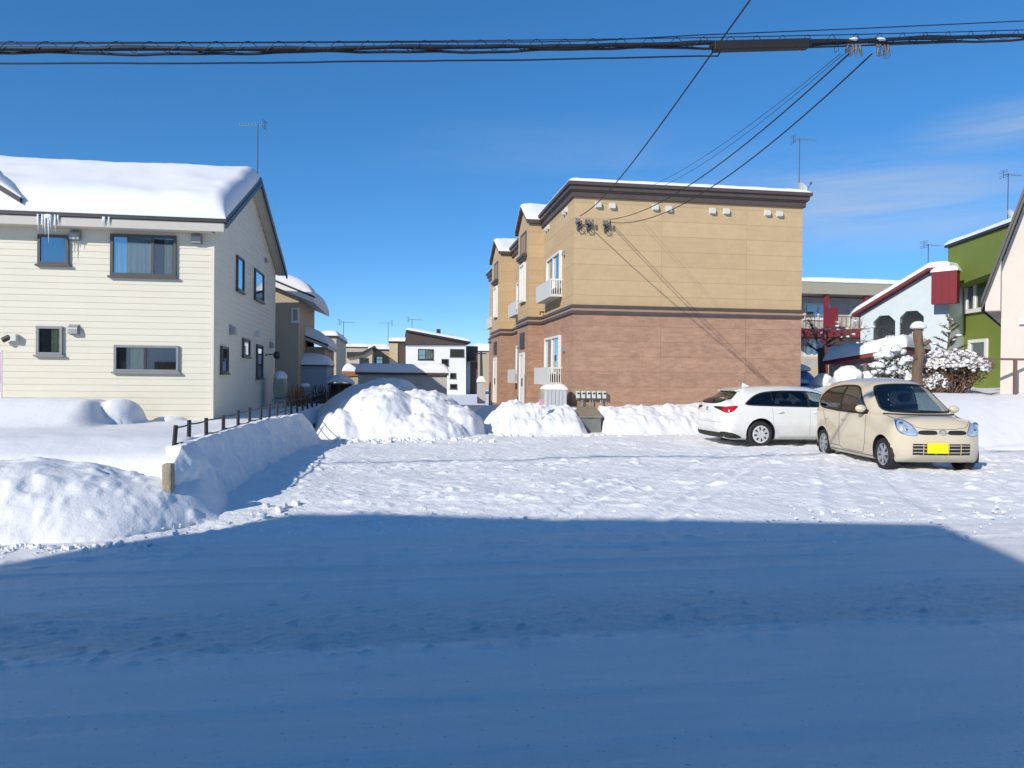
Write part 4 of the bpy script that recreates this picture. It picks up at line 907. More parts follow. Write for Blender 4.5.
# boulders of snow / dark boots near the lane entrance
# ---------------------------------------------------------------- right side: back apartment
YB=46.0; Q=lambda px,py,Y=YB: Vector((at(px,py,Y).x,Y,at(px,py,Y).z))
x0=xs(795,YB); x1=xs(940,YB)+3
B_=thing('gallery_apartments','grey two-storey apartment building with red open galleries seen past the end of the brick block','apartment block',((x0+x1)/2,YB+5,0))
MB().box(x0,x1,YB+1.4,YB+9,0,Q(860,296).z).build('wall',M['concrete'],B_)
fz0=Q(850,295).z; fz1=Q(850,283).z
MB().box(x0-.3,x1,YB-.2,YB+9,fz0,fz1).build('roof_fascia',M['olive'],B_)
slab('snow_cover',x0-.3,x1,YB-.2,YB+9,lambda X,Y: fz1+0*X,.28,M['snow_roof'],B_,60,20,.02,70)
for (pt,pb) in ((329,335),):
    MB().box(x0,x1,YB-.1,YB+1.39,Q(830,337).z,Q(830,329).z).build('gallery_floor',M['redtrim'],B_)
for px in (826.5,866,905):
    q=Q(px,300); MB().box(q.x-.12,q.x+.12,YB-.08,YB+.16,Q(px,329).z,fz0).build('gallery_post',M['redtrim'],B_); MB().box(q.x-.12,q.x+.12,YB-.08,YB+.16,0,Q(px,337.5).z).build('gallery_post',M['redtrim'],B_)
q=Q(830,320); MB().box(q.x-.5,q.x+.5,YB-.12,YB-.082,Q(830,328).z,Q(830,308).z).build('stair_panel',M['redpaint'],B_)
rl=MB(); zr0=Q(830,328).z; zr1=Q(830,316).z
rl.box(x0,x1,YB-.06,YB-.02,zr1-.05,zr1)
xx=x0
while xx<x1: rl.box(xx,xx+.03,YB-.05,YB-.02,zr0,zr1-.05); xx+=.32
rl.build('gallery_railing',M['rail'],B_)
for (p0,p1,q0,q1) in ((804,829.5,303,320),(804,818,339,357)):
    u=Q(p0,q0,YB+1.4);v=Q(p1,q1,YB+1.4); window(B_,'f',YB+1.4,u.x,v.x,v.z,u.z,fm='white',fw=.13,mull=((u.x*.45+v.x*.55),),curtain=((u.x+.15,v.x-.15,'curtain'),))
for (p0,p1,q0,q1) in ((849,858,308,329),(866,874,308,329)):
    u=Q(p0,q0,YB+1.4);v=Q(p1,q1,YB+1.4); d=MB().box(u.x,v.x,YB+1.33,YB+1.398,v.z,u.z).build('door',M['offwhite'],B_); MB().box(u.x+.1,u.x+.15,YB+1.28,YB+1.329,(u.z+v.z)/2,(u.z+v.z)/2+.15).build('handle',M['dark'],d)
q=Q(830,372); MB().box(x0,x1,YB-.02,YB+.1,0,Q(830,368).z).box(x0,x1,YB-.3,YB-.05,Q(830,360).z,Q(830,357).z).build('ground_wall',M['beige3'],B_)

# ---------------------------------------------------------------- pale blue house with red box (turned, so its balcony side faces us)
F=Facade(at(861,300,33.0),-58); Q=F.q
H=thing('pale_blue_house','pale blue house with a dark red boxed parapet and two arched balcony openings','house',tuple(F.P),rz=F.ang,local=True)
xL=0.0; xR=Q(949,300).x
def arch(px0,px1,pyt,pyb):
    a=Q(px0,pyt);b=Q(px1,pyb); return a.x,b.x,b.z,a.z
A1=arch(873.5,895,316,340); A2=arch(900,923.5,311.5,338); z_lo=min(A1[2],A2[2])-.05
a=Q(857,316.5); b=Q(930,272.5)
def pz(x): return a.z+(x-a.x)*(b.z-a.z)/(b.x-a.x)
m=MB(); yd=Vector((0,.25,0))
def quad(x0,x1,z0a,z0b,z1a,z1b): m.prism([Vector((x0,0,z0a)),Vector((x1,0,z0b)),Vector((x1,0,z1b)),Vector((x0,0,z1a))],yd)
xk=b.x; zk=pz(xk); c=.28
def over(Aq):
    x0,x1,zb,zt=Aq; m.prism([Vector((x0,0,zt-c)),Vector((x0+c,0,zt)),Vector((x1-c,0,zt)),Vector((x1,0,zt-c)),Vector((x1,0,pz(x1))),Vector((x0,0,pz(x0)))],yd)
over(A1); over(A2); quad(xL,A1[0],z_lo,z_lo,pz(xL),pz(A1[0])); quad(A1[1],A2[0],z_lo,z_lo,pz(A1[1]),pz(A2[0]))
quad(A2[1],xk,z_lo,z_lo,pz(A2[1]),zk); quad(xk,xR,z_lo,z_lo,zk,zk)
m.box(xL,xR,0,.25,0,z_lo-.001); m.box(xL,xL+.2,.25,8,0,pz(xL)); m.box(xR-.2,xR,.25,8,0,zk)
m.build('wall',M['bluewall'],H)
MB().box(xL+.2,xR-.2,1.6,1.7,0,pz(xL)+.9).build('inner_wall',M['bluewall'],H)
MB().box(xL+.21,xR-.21,.26,1.59,z_lo-.12,z_lo-.005).build('balcony_floor',M['concrete'],H)
for Aq in (A1,A2):
    r_=MB(); zt=Aq[2]+(Aq[3]-Aq[2])*.58; r_.box(Aq[0],Aq[1],.05,.10,zt-.06,zt); r_.box(Aq[0],Aq[1],.05,.09,Aq[2]+.05,Aq[2]+.09)
    x=Aq[0]+.02
    while x<Aq[1]: r_.box(x,x+.025,.055,.08,Aq[2]+.09,zt-.06); x+=.15
    r_.build('balcony_railing',M['dark'],H)
MB().tube([(A1[0]+.1,.6,A1[3]-.5),(A1[1]-.05,.6,A1[2]+.2)],.03,5).build('stair_rail',M['dark'],H)
a2=Q(855.5,316.8); b2=Q(931,271.5); rf=MB()
rf.prism([Vector((a2.x,-.4,a2.z)),Vector((b2.x,-.4,b2.z)),Vector((b2.x,-.4,b2.z+.13)),Vector((a2.x,-.4,a2.z+.13))],(0,8.5,0)); rf.box(b2.x,xR+.1,-.4,8,b2.z,b2.z+.13)
ro=rf.build('roof',M['redtrim'],H)
slab('snow_cover',a2.x,xR+.1,-.4,8,lambda X,Y: np.where(X<b2.x, a2.z+.13+(X-a2.x)*(b2.z-a2.z)/(b2.x-a2.x), b2.z+.13),.27,M['snow_roof'],ro,80,24,.02,80,kx=.3,ky=.3)
u=Q(931.5,272.5,-.75); v=Q(954,303,-.75)
pb=MB().box(u.x,v.x+.1,-.75,-.41,v.z,u.z+.02)
n_=int((v.x-u.x)/.3)
for i in range(n_): pb.box(u.x+.1+i*.3,u.x+.13+i*.3,-.765,-.7505,v.z+.03,u.z-.02)
pbo=pb.build('parapet_box',M['redpaint'],H)
slab('snow_cover',u.x,v.x+.1,-.75,-.3,lambda X,Y: u.z+.02+0*X,.2,M['snow_roof'],pbo,30,12,.02,81,kx=.25,ky=.2)
antenna('tv_antenna',(at(928,272,38).x,38,zs(928,270,38)),zs(928,244,38)-zs(928,270,38),'thin bare antenna behind the ridge of the pale blue house',R(10),size=.9,n=4,group='rooftop antennas')
# carport with snow slab in front of the blue house
F=Facade(at(822,380,28.5),-52); Q=F.q
P=thing('carport','low carport with thick snow and a red fascia before the pale blue house','carport',tuple(F.P),rz=F.ang,local=True)
xa0=Q(824,360).x; xb0=Q(906,350).x; za=Q(824,361).z; zb2=Q(906,347).z
MB().prism([(xa0,0,za-.14),(xb0,0,zb2-.14),(xb0,0,zb2+.02),(xa0,0,za+.02)],(0,3.3,0)).build('roof',M['redtrim'],P)
slab('snow_cover',xa0,xb0,0,3.2,lambda X,Y: za+.02+(zb2-za)*(X-xa0)/(xb0-xa0),.50,M['snow_roof'],P,70,24,.12,83,kx=.3,ky=.35)
MB().box(Q(826,380).x,Q(840,380).x,.3,.5,0,za-.15).build('tan_panel',M['beige3'],P)
MB().box(Q(840,380).x+.01,xb0,1.0,1.2,0,za-.15).build('back_wall',M['bluewall'],P)
MB().box(Q(864,380).x-.06,Q(864,380).x+.06,.1,.22,0,za-.1).build('post',M['rail'],P)

# ---------------------------------------------------------------- moss green house (its side wall runs towards us)
F=Facade(at(960.5,300,31.0),-99.0); Q=F.q
N_=thing('green_house','moss green rendered house with an overhanging sloped upper storey and white window frames','house',tuple(F.P),rz=F.ang,local=True)
xr=Q(1032,290).x
MB().box(0,xr,0,8,0,Q(962,285).z+.4).build('wall',M['green'],N_)
D_=-.75
u0=Q(948,247.5,D_);l0=Q(948,289,D_); u1=Q(1034,217,D_); l1=Q(1034,257,D_)
u0.y=l0.y=u1.y=l1.y=D_
ub=MB().prism([l0,l1,u1,u0],(0,8.8,0)).build('upper_storey',M['green'],N_)
MB().prism([u0+Vector((-.12,-.1,.0)),u1+Vector((0,-.1,0)),u1+Vector((0,-.1,.12)),u0+Vector((-.12,-.1,.12))],(0,9,0)).build('roof_edge',M['dark'],ub)
slab('snow_cover',u0.x-.1,u1.x,D_-.08,8,lambda X,Y: u0.z+.12+(X-u0.x)*(u1.z-u0.z)/(u1.x-u0.x),.20,M['snow_roof'],ub,50,24,.02,85,kx=.3,ky=.3)
u=Q(966.5,275);v=Q(994,309); window(N_,'f',0,u.x,v.x,v.z,u.z+.15,fm='white',fw=.14,mull=(u.x+(v.x-u.x)*.36,),dep=.1,curtain=None)
u=Q(970,340);v=Q(988,368); window(N_,'f',0,u.x,v.x,v.z,u.z,fm='white',fw=.14,dep=.1)
g0=F.P+F.e*Q(1000,246).x+F.n*.3
antenna('tv_antenna',(g0.x,g0.y,Q(1000,236).z),2.6,'antenna with a satellite dish on the moss green house roof',R(5),dish=(.9,R(-80)),size=.7,group='rooftop antennas')

# ---------------------------------------------------------------- near right house (turned about 45 degrees, gable towards us)
P0=at(981,311,20.0)
K=thing('gable_house','cream rendered house with a steep dark barge board cut off by the right edge','house',(P0.x,P0.y,0),rz=R(-45),local=True)
ze=P0.z; Fk=Facade(P0,-45); sl2=(Fk.q(1024,199).z-ze)/(Fk.q(1024,199).x-Fk.q(981,311).x); xw=.475; xb1=1.75; xb2=4.6
def kz(x): return ze+x*sl2 if x<xb1 else ze+xb1*sl2+(x-xb1)*.5
xm=2*xb2
MB().prism([(xw,.45,0),(xm-xw,.45,0),(xm-xw,.45,kz(xw)-.05),(xm-xb1,.45,kz(xb1)-.05),(xb2,.45,kz(xb2)-.05),(xb1,.45,kz(xb1)-.05),(xw,.45,kz(xw)-.05)],(0,9,0)).build('wall',M['pinkwhite'],K)
def strip(mb,lift,th,y,d):
    for (a,c) in ((0,xb1),(xb1,xb2)):
        mb.prism([(a,y,kz(a)+lift),(c,y,kz(c)+lift),(c,y,kz(c)+lift+th),(a,y,kz(a)+lift+th)],(0,d,0))
        mb.prism([(xm-a,y,kz(a)+lift),(xm-c,y,kz(c)+lift),(xm-c,y,kz(c)+lift+th),(xm-a,y,kz(a)+lift+th)],(0,d,0))
r_=MB(); strip(r_,.0,.30,0,9.9); ro=r_.build('roof',M['dark'],K)
bb=MB(); strip(bb,-.06,.16,-.04,.038); strip(bb,.14,.20,-.08,.078); bb.build('barge_board',M['dark'],ro)
MB().prism([(.10,.03,ze-.0),(xw-.003,.03,ze-.0),(xw-.003,.03,kz(xw)-.02),(.10,.03,kz(.10)-.02)],(0,9,0)).build('boxed_eave',M['pinkwhite'],ro)
vent_hood(K,'f',.45,1.02,zs(1016,320,19.4),.20,'offwhite')
MB().box(xw+.9,xw+1.9,.40,.449,1.5,1.9).build('basement_window',M['glassdark'],K)
# brown garden railing
u=at(985,361,19.4);v=at(1010,359.5,19.4)
gr_=thing('garden_railing','brown metal garden railing standing in the snow in front of the gable house','railing',(v.x,19.3,1.2))
zr=v.z; MB().box(xs(984,19.2),v.x+4,19.18,19.24,zr-.03,zr+.03).build('top_rail',M['rail'],gr_)
for x in (v.x,v.x+1.9): MB().box(x-.04,x+.04,19.175,19.245,1.1,zr-.031).build('post',M['rail'],gr_)

# ---------------------------------------------------------------- house across the street, behind the camera, whose flat top shades the road
hz=8.0; k1=math.cos(R(SUN_AZ))/math.tan(R(SUN_EL)); k2=math.sin(R(SUN_AZ))/math.tan(R(SUN_EL))
E0=Vector((-1.10,9.05,0)); E1=Vector((6.10,7.72,0)); dsp=Vector((k2,k1,0))*hz
f0=E0-dsp; f1=E1-dsp; e=(f1-f0).normalized(); bk=Vector((e.y,-e.x,0)); bk2=Vector((-.27,-.963,0))
S=thing('street_house','flat-roofed two-storey house across the street whose shadow falls on the road','house',tuple((f0+f1)/2+bk*4))
pl=[f0,f1,f1+bk2*9,f0+bk*9]
MB().prism([Vector((p.x,p.y,0)) for p in pl],(0,0,hz-.25)).build('walls',M['whitewall'],S)
def grow(p,d): 
    c_=sum(pl,Vector())/4; return p+(p-c_).normalized()*d
MB().prism([Vector((p.x,p.y,hz-.25)) for p in pl],(0,0,.25)).build('parapet',M['dark'],S)
for i in range(3):
    p=f0+e*(1.2+i*2.2)-bk*.02; 
    for zz in (1.0,4.6):
        wv_=[p,p+e*1.2]; MB().prism([Vector((wv_[0].x,wv_[0].y,zz)),Vector((wv_[1].x,wv_[1].y,zz)),Vector((wv_[1].x,wv_[1].y,zz+1.2)),Vector((wv_[0].x,wv_[0].y,zz+1.2))],tuple(-bk*.05)).build('window',M['glassdark'],S)

# unseen low tan house added to darken the reflections in the cream house's lower windows
O_=thing('reflection_house','unseen low tan house added across the street to be mirrored in the cream house windows','house',(-20,-15,0))
MB().box(-27,-13.6,-20,-11.5,0,5.2).build('walls',M['brownwall'],O_); MB().prism([(-27.4,-20.4,5.2),(-27.4,-11.1,5.2),(-27.4,-15.7,7.0)],(14.2,0,0)).build('roof',M['dark'],O_)
for x in (-25,-21.5,-18,-15.2):
    wo_=MB().box(x-.6,x+.6,-11.5,-11.44,1.2,2.4).build('window',M['glassdark'],O_); MB().box(x-.68,x+.68,-11.5,-11.42,1.12,1.199).build('sill',M['white'],wo_)
# ================================================================ CARS
def lerp_tab(tab, x):
    for (a, va), (b, vb) in zip(tab[:-1], tab[1:]):
        if x <= b:
            t = (x-a)/(b-a); t = max(0,min(1,t)); return va+(vb-va)*t
    return tab[-1][1]
def smooth_tab(tab, x, w):
    return sum(lerp_tab(tab, x+w*k)*g for k, g in ((-1,.15),(-.5,.22),(0,.26),(.5,.22),(1,.15)))
class CarBody:
    """closed lofted shell: x forward, y left, z up; origin on the ground at the middle of the wheelbase area"""
    def __init__(s, L, W, top, zb, z0, n_, m_, df, dr, pf, pr, belt, inset, sw=.12, zc_f=.5, zc_r=.7, rear_lean=0, bott=.05):
        s.__dict__.update(locals())
    def W_(s, x, z):
        zt = smooth_tab(s.top, x, s.sw)
        w = s.W/2
        if z <= s.z0:
            k = (s.z0-z)/(s.z0-s.zb); y = w*(1-s.bott*k*k)
        else:
            t = min(1,(z-s.z0)/(zt-s.z0)); y = w*max(0,1-t**s.n_)**(1/s.m_)
            bl = lerp_tab(s.belt, x); k = min(1,max(0,(z-bl)/.05)); y *= 1-s.inset*k
        return y
    def section(s, x, nz=34, ny=24):
        zt = smooth_tab(s.top, x, s.sw); pts = []
        w = s.W/2; yb = s.W_(x, s.zb)
        for i in range(6): pts.append((yb*.93*i/6, s.zb+.0))
        pts.append((yb*.95, s.zb)); pts.append((yb*.99, s.zb+.025))
        for i in range(1, 15): z = s.zb+.025+(s.z0-s.zb-.025)*i/14; pts.append((s.W_(x,z), z))
        tm = .86
        for i in range(1, nz+1): t = tm*i/nz; z = s.z0+(zt-s.z0)*t; pts.append((s.W_(x,z), z))
        ylast = pts[-1][0]; ins = 1-s.inset*min(1,max(0,(pts[-1][1]-lerp_tab(s.belt,x))/.05))
        for i in range(1, ny+1):
            y = ylast*(1-i/ny); t = max(0,1-(y/(w*ins))**s.m_)**(1/s.n_); pts.append((y, s.z0+(zt-s.z0)*t))
        return pts
    def build(s):
        xs_ = []; hf = s.L/2
        st = []
        nd = 16
        for i in range(nd):      # rear dome
            a = (i+.4)/nd*math.pi/2; sc = math.sin(a)**(2/s.pr); st.append((-hf+s.dr*(1-math.cos(a)**(2/s.pr)) , sc, -hf+s.dr, s.zc_r))
        nm = int((s.L-s.df-s.dr)/.026)
        for i in range(nm+1): x = -hf+s.dr+(s.L-s.df-s.dr)*i/nm; st.append((x,1,x,.5))
        for i in range(nd-1,-1,-1):
            a = (i+.4)/nd*math.pi/2; sc = math.sin(a)**(2/s.pf); st.append((hf-s.df*(1-math.cos(a)**(2/s.pf)), sc, hf-s.df, s.zc_f))
        V = []; F = []; n = None
        for (x, sc, xsec, zc) in st:
            pr = s.section(xsec); loop = pr+[(-y,z) for y,z in pr[-2:0:-1]]; n = len(loop)
            for (y,z) in loop:
                xx = x; zz = zc+(z-zc)*sc
                if x < -hf+s.dr+.001: xx += s.rear_lean*max(0, zz-.85)*(1 - (1 if False else 0))
                V.append(Vector((xx, y*sc, zz)))
        if s.rear_lean:
            for v in V:
                if v.x < -hf+s.dr+.6 and v.z>.85:
                    pass
        m_ = len(st)
        for i in range(m_-1):
            for k in range(n):
                k2=(k+1)%n; F.append((i*n+k, i*n+k2, (i+1)*n+k2, (i+1)*n+k))
        c0 = len(V); V.append(sum(V[:n],Vector())/n); V.append(sum(V[(m_-1)*n:m_*n],Vector())/n)
        for k in range(n): k2=(k+1)%n; F.append((c0,k2,k)); F.append((c0+1,(m_-1)*n+k,(m_-1)*n+k2))
        s.V, s.F = V, F
        s.bvh = BVHTree.FromPolygons(V, F)
        return s
def inpoly(p, poly):
    x,y=p; c=False; j=len(poly)-1
    for i in range(len(poly)):
        xi,yi=poly[i]; xj,yj=poly[j]
        if (yi>y)!=(yj>y) and x<(xj-xi)*(y-yi)/(yj-yi)+xi: c=not c
        j=i
    return c
def chaikin(p, n=2):
    for _ in range(n):
        q=[]
        for i in range(len(p)):
            a=p[i];b=p[(i+1)%len(p)]; q.append((a[0]*.78+b[0]*.22,a[1]*.78+b[1]*.22)); q.append((a[0]*.22+b[0]*.78,a[1]*.22+b[1]*.78))
        p=q
    return p
def dense(p, d):
    q=[]
    for i in range(len(p)):
        a=p[i];b=p[(i+1)%len(p)]; n=max(1,int(math.hypot(b[0]-a[0],b[1]-a[1])/d))
        for k in range(n): q.append((a[0]+(b[0]-a[0])*k/n, a[1]+(b[1]-a[1])*k/n))
    return q
def shrink(p, d):
    """inset of a counter-clockwise/clockwise polygon"""
    A=sum(p[i][0]*p[(i+1)%len(p)][1]-p[(i+1)%len(p)][0]*p[i][1] for i in range(len(p))); sg=1 if A>0 else -1; q=[]
    for i in range(len(p)):
        a=p[i-1];b=p[i];c=p[(i+1)%len(p)]
        e1=Vector((b[0]-a[0],b[1]-a[1])); e2=Vector((c[0]-b[0],c[1]-b[1]))
        if e1.length<1e-9 or e2.length<1e-9: q.append(b); continue
        e1.normalize(); e2.normalize(); n=Vector((-(e1.y+e2.y),(e1.x+e2.x)))
        if n.length<1e-6: q.append(b); continue
        n.normalize(); k=max(.5, n.dot(Vector((-e1.y,e1.x)))); q.append((b[0]+sg*n.x*d/k, b[1]+sg*n.y*d/k))
    return q
class Proj:
    """puts flat outlines onto the car skin, seen from the side, the front or the back"""
    def __init__(s, body, view, yaw=0):
        s.b = body
        if view=='right': s.d=Vector((0,1,0)); s.o=lambda u,v: Vector((u,-3,v))
        elif view=='left': s.d=Vector((0,-1,0)); s.o=lambda u,v: Vector((u,3,v))
        elif view=='front': 
            s.d=Vector((-1,0,0)); s.o=lambda u,v: Vector((5,u,v))
        elif view=='rear': s.d=Vector((1,0,0)); s.o=lambda u,v: Vector((-5,u,v))
        if yaw:
            Rm=Matrix.Rotation(yaw,3,'Z'); s.d=Rm@s.d; o0=s.o; s.o=lambda u,v: Rm@o0(u,v)
    def hit(s, u, v, off=0):
        loc, nor, i, dd = s.b.bvh.ray_cast(s.o(u,v), s.d)
        if loc is None: return None
        if nor.dot(s.d)>0: nor=-nor
        return loc+nor*off
    def shell(s, mb, poly, off, nu=22, nv=14, mi=0):
        zs_=[p[1] for p in poly]; z0,z1=min(zs_)+1e-4,max(zs_)-1e-4; rows=[]
        for j in range(nv+1):
            v=z0+(z1-z0)*(.5-.5*math.cos(math.pi*j/nv)); xs_=[]
            for i in range(len(poly)):
                a=poly[i];b=poly[(i+1)%len(poly)]
                if (a[1]<=v)!=(b[1]<=v): xs_.append(a[0]+(b[0]-a[0])*(v-a[1])/(b[1]-a[1]))
            if len(xs_)<2: rows.append(None); continue
            u0,u1=min(xs_),max(xs_); rows.append([(u0+(u1-u0)*i/nu, v) for i in range(nu+1)])
        rows=[r for r in rows if r]; base=len(mb.v); pts=[]
        for r in rows:
            for (u,v) in r:
                h=s.hit(u,v,off); pts.append(h if h is not None else (pts[-1] if pts else Vector((0,0,v))))
        fs=[]; n=nu+1
        for j in range(len(rows)-1):
            for i in range(nu): fs.append((j*n+i,j*n+i+1,(j+1)*n+i+1,(j+1)*n+i))
        mb.add(pts,fs,mi); return mb
    def ring(s, mb, poly, w, off, th=.004):
        p=dense(poly,.03); q=shrink(p,w); a=[s.hit(u,v,off) for u,v in p]; b=[s.hit(u,v,off) for u,v in q]
        n=len(p); ok=[(a[i] is not None and b[i] is not None) for i in range(n)]
        pts=[(a[i] if a[i] is not None else Vector()) for i in range(n)]+[(b[i] if b[i] is not None else Vector()) for i in range(n)]
        fs=[(i,(i+1)%n,n+(i+1)%n,n+i) for i in range(n) if ok[i] and ok[(i+1)%n]]
        mb.add(pts,fs); return mb
    def line(s, mb, pts, r=.004, off=.001):
        q=[]
        for a,b in zip(pts[:-1],pts[1:]):
            n=max(1,int(math.hypot(b[0]-a[0],b[1]-a[1])/.05))
            for k in range(n): q.append((a[0]+(b[0]-a[0])*k/n,a[1]+(b[1]-a[1])*k/n))
        q.append(pts[-1]); h=[s.hit(u,v,off) for u,v in q]; h=[x for x in h if x is not None]
        if len(h)>1: mb.tube(h,r,4)
        return mb
def finish_body(body, cuts, wheels, rw, mat, car, ymin):
    """remove skin behind the glass and inside the wheel arches (skin points near an arch are pulled onto its circle)"""
    V=[v.copy() for v in body.V]
    for v in V:
        if abs(v.y)>ymin:
            for wx,wz in wheels:
                d=math.hypot(v.x-wx, v.z-wz)
                if abs(d-rw)<.020 and d>1e-6: k=rw/d; v.x=wx+(v.x-wx)*k; v.z=wz+(v.z-wz)*k
    keep=[]
    for f in body.F:
        c=sum((V[i] for i in f),Vector())/len(f); n=(V[f[1]]-V[f[0]]).cross(V[f[2]]-V[f[0]])
        if n.length>0: n.normalize()
        kill=False
        if abs(c.y)>ymin:
            for wx,wz in wheels:
                if math.hypot(c.x-wx,c.z-wz)<rw-.001: kill=True
        if not kill:
            for (view,poly) in cuts:
                if view=='side' and abs(n.y)>.30 and inpoly((c.x,c.z),poly): kill=True
                if view=='front' and c.x>0 and abs(n.x)>.2 and inpoly((c.y,c.z),poly): kill=True
                if view=='rear' and c.x<-.5 and abs(n.x)>.2 and inpoly((c.y,c.z),poly): kill=True
                if kill: break
        if not kill: keep.append(f)
    m=MB(); m.v=[tuple(v) for v in V]; m.f=keep; m.m=[0]*len(keep)
    return m.build('body', mat, car, smooth=True)
def wheel(car, x, y, r, w, style, steer=0):
    sgn = 1 if y>0 else -1
    prof=[(-.5,.66),(-.5,.90),(-.42,.97),(-.25,1.0),(.25,1.0),(.42,.97),(.5,.90),(.5,.66)]
    n=40; vs=[];fs=[]
    for i in range(n):
        a=2*math.pi*i/n
        for (t,rr) in prof: vs.append((x+r*rr*math.cos(a), y+t*w, r+r*rr*math.sin(a)))
    k=len(prof)
    for i in range(n):
        i2=(i+1)%n
        for j in range(k-1): fs.append((i*k+j,i*k+j+1,i2*k+j+1,i2*k+j))
        fs.append((i*k+k-1,i*k,i2*k,i2*k+k-1))
    m=MB(); m.add(vs,fs); wo=m.build('wheel',M['black'],car,smooth=False)
    wo.data.polygons.foreach_set('use_smooth',[True]*len(wo.data.polygons))
    yo=y+sgn*w*.47; rm=MB(); R1=r*.68
    def disc(yy,ra,rb,nn=32,mb=rm):
        v=[];f=[]
        for i in range(nn):
            a=2*math.pi*i/nn; v.append((x+ra*math.cos(a),yy[0],r+ra*math.sin(a))); v.append((x+rb*math.cos(a),yy[1],r+rb*math.sin(a)))
        for i in range(nn): j=(i+1)%nn; f.append((2*i,2*j,2*j+1,2*i+1))
        mb.add(v,f)
    disc((yo,yo+sgn*.004),R1,R1*.90); disc((yo+sgn*.004,yo-sgn*.05),R1*.90,R1*.86)
    if style=='alloy':
        for i in range(7):
            a=2*math.pi*i/7+.2
            for da in (-.13,.13):
                c_,s_=math.cos(a),math.sin(a); c2,s2=math.cos(a+da),math.sin(a+da)
                rm.tube([(x+.10*R1*c_,yo-sgn*.012,r+.10*R1*s_),(x+.92*R1*c2,yo-sgn*.006,r+.92*R1*s2)],[.020,.013],6)
        rm.tube([(x,yo-sgn*.03,r),(x,yo+sgn*.004,r)],.045,16)
    else:
        nn=64; v=[];f=[]; rad=[.12,.42,.48,.78,.84,.93]; 
        for i in range(nn):
            a=2*math.pi*i/nn
            for q,rr in enumerate(rad): v.append((x+R1*rr*math.cos(a), yo+sgn*(.012*math.sin(math.pi*rr)), r+R1*rr*math.sin(a)))
        k2=len(rad)
        for i in range(nn):
            j=(i+1)%nn; hole=(i%8) in (0,1,2)
            for q in range(k2-1):
                if q==2 and hole: continue
                if q==1 and (i%8)==1: continue
                f.append((i*k2+q,i*k2+q+1,j*k2+q+1,j*k2+q))
        rm.add(v,f); rm.tube([(x,yo-sgn*.02,r),(x,yo+sgn*.02,r)],R1*.16,16)
    rm.build('rim',M['rim'] if style=='alloy' else M['cover'],wo)
    b=MB(); b.tube([(x,y-w*.3,r),(x,yo-sgn*.055,r)],R1*.88,24); b.build('brake_disc',M['black'],wo)
    return wo
def seat(car, x, y, mat='seat', h=1.0):
    m=MB(); z=.45*h
    m.prism([(x+.25,y-.23,z),(x+.25,y-.23,z+.14),(x-.22,y-.23,z+.12),(x-.22,y-.23,z)],(0,.46,0))
    m.prism([(x-.20,y-.22,z+.10),(x-.08,y-.22,z+.10),(x-.22,y-.19,z+.66),(x-.32,y-.19,z+.64)],(0,.42,0))
    m.blob((x-.28,y,z+.78),.06,.13,.09,12,8)
    return m.build('seat',M[mat],car,bevel=.03)
def well(car, wx, wz, rw, w, y0, mat='black'):
    m=MB(); sg=1 if y0>0 else -1; n=24; v=[];f=[]
    for i in range(n+1):
        a=-.35+(math.pi+.7)*i/n; 
        for yy in (y0, y0-sg*w): v.append((wx+(rw+.004)*math.cos(a), yy, wz+(rw+.004)*math.sin(a)))
    for i in range(n): f.append((2*i,2*i+1,2*i+3,2*i+2))
    m.add(v,f); c=len(m.v); 
    v=[(wx,y0-sg*w,wz)]+[(wx+(rw+.004)*math.cos(-.35+(math.pi+.7)*i/n), y0-sg*w, wz+(rw+.004)*math.sin(-.35+(math.pi+.7)*i/n)) for i in range(n+1)]
    m.add(v,[(0,i+1,i+2) for i in range(n)])
    return m.build('wheel_well',M[mat],car)

# ---------------------------------------------------------------- cream kei hatchback (front towards us)
S_=1.045
k=thing('small_hatchback','small rounded cream hatchback with a plain yellow number plate, parked nose towards the road','car',(9.60,13.60,0.0),rz=R(-97.5),local=True)
k.scale=(S_,S_*1.04,S_*1.01)
L=3.395; W=1.475; hf=L/2
top=[(-hf,1.44),(-1.60,1.47),(-1.42,1.53),(-1.0,1.580),(-.3,1.60),(.12,1.57),(.34,1.50),(.62,1.30),(1.02,1.03),(1.12,.985),(1.40,.93),(1.60,.82),(hf,.78)]
belt=[(-hf,.95),(1.0,.93),(1.1,3),(2,3)]
cb=CarBody(L,W,top,.17,.52,4.6,2.6,.40,.42,2.9,3.4,belt,.035,sw=.10,zc_f=.50,zc_r=.75).build()
ax_f=1.18; ax_r=-1.18; rw=.325; rt=.285
wheels=[(ax_f,rt+.01),(ax_r,rt+.01)]
side_r=chaikin([(-1.36,1.02),(-1.42,1.20),(-1.20,1.38),(-.80,1.445),(-.30,1.455),(-.02,1.44),(.16,1.37),(.50,1.08),(.66,.955),(.60,.935),(-.30,.945),(-1.15,.975)],2)
front_w=chaikin([(-.60,1.00),(-.54,1.24),(-.47,1.435),(-.30,1.475),(0,1.487),(.30,1.475),(.47,1.435),(.54,1.24),(.60,1.00),(.30,.985),(0,.98),(-.30,.985)],2)
rear_w=chaikin([(-.52,1.02),(-.50,1.30),(-.40,1.38),(.40,1.38),(.50,1.30),(.52,1.02)],2)
cuts=[('side',shrink(dense(side_r,.03),.010)),('front',shrink(dense(front_w,.03),.010)),('rear',shrink(dense(rear_w,.03),.010))]
bo=finish_body(cb,cuts,wheels,rw,M['cream_car'],k,W/2-.22)
PR,PL,PF,PB=Proj(cb,'right'),Proj(cb,'left'),Proj(cb,'front'),Proj(cb,'rear')
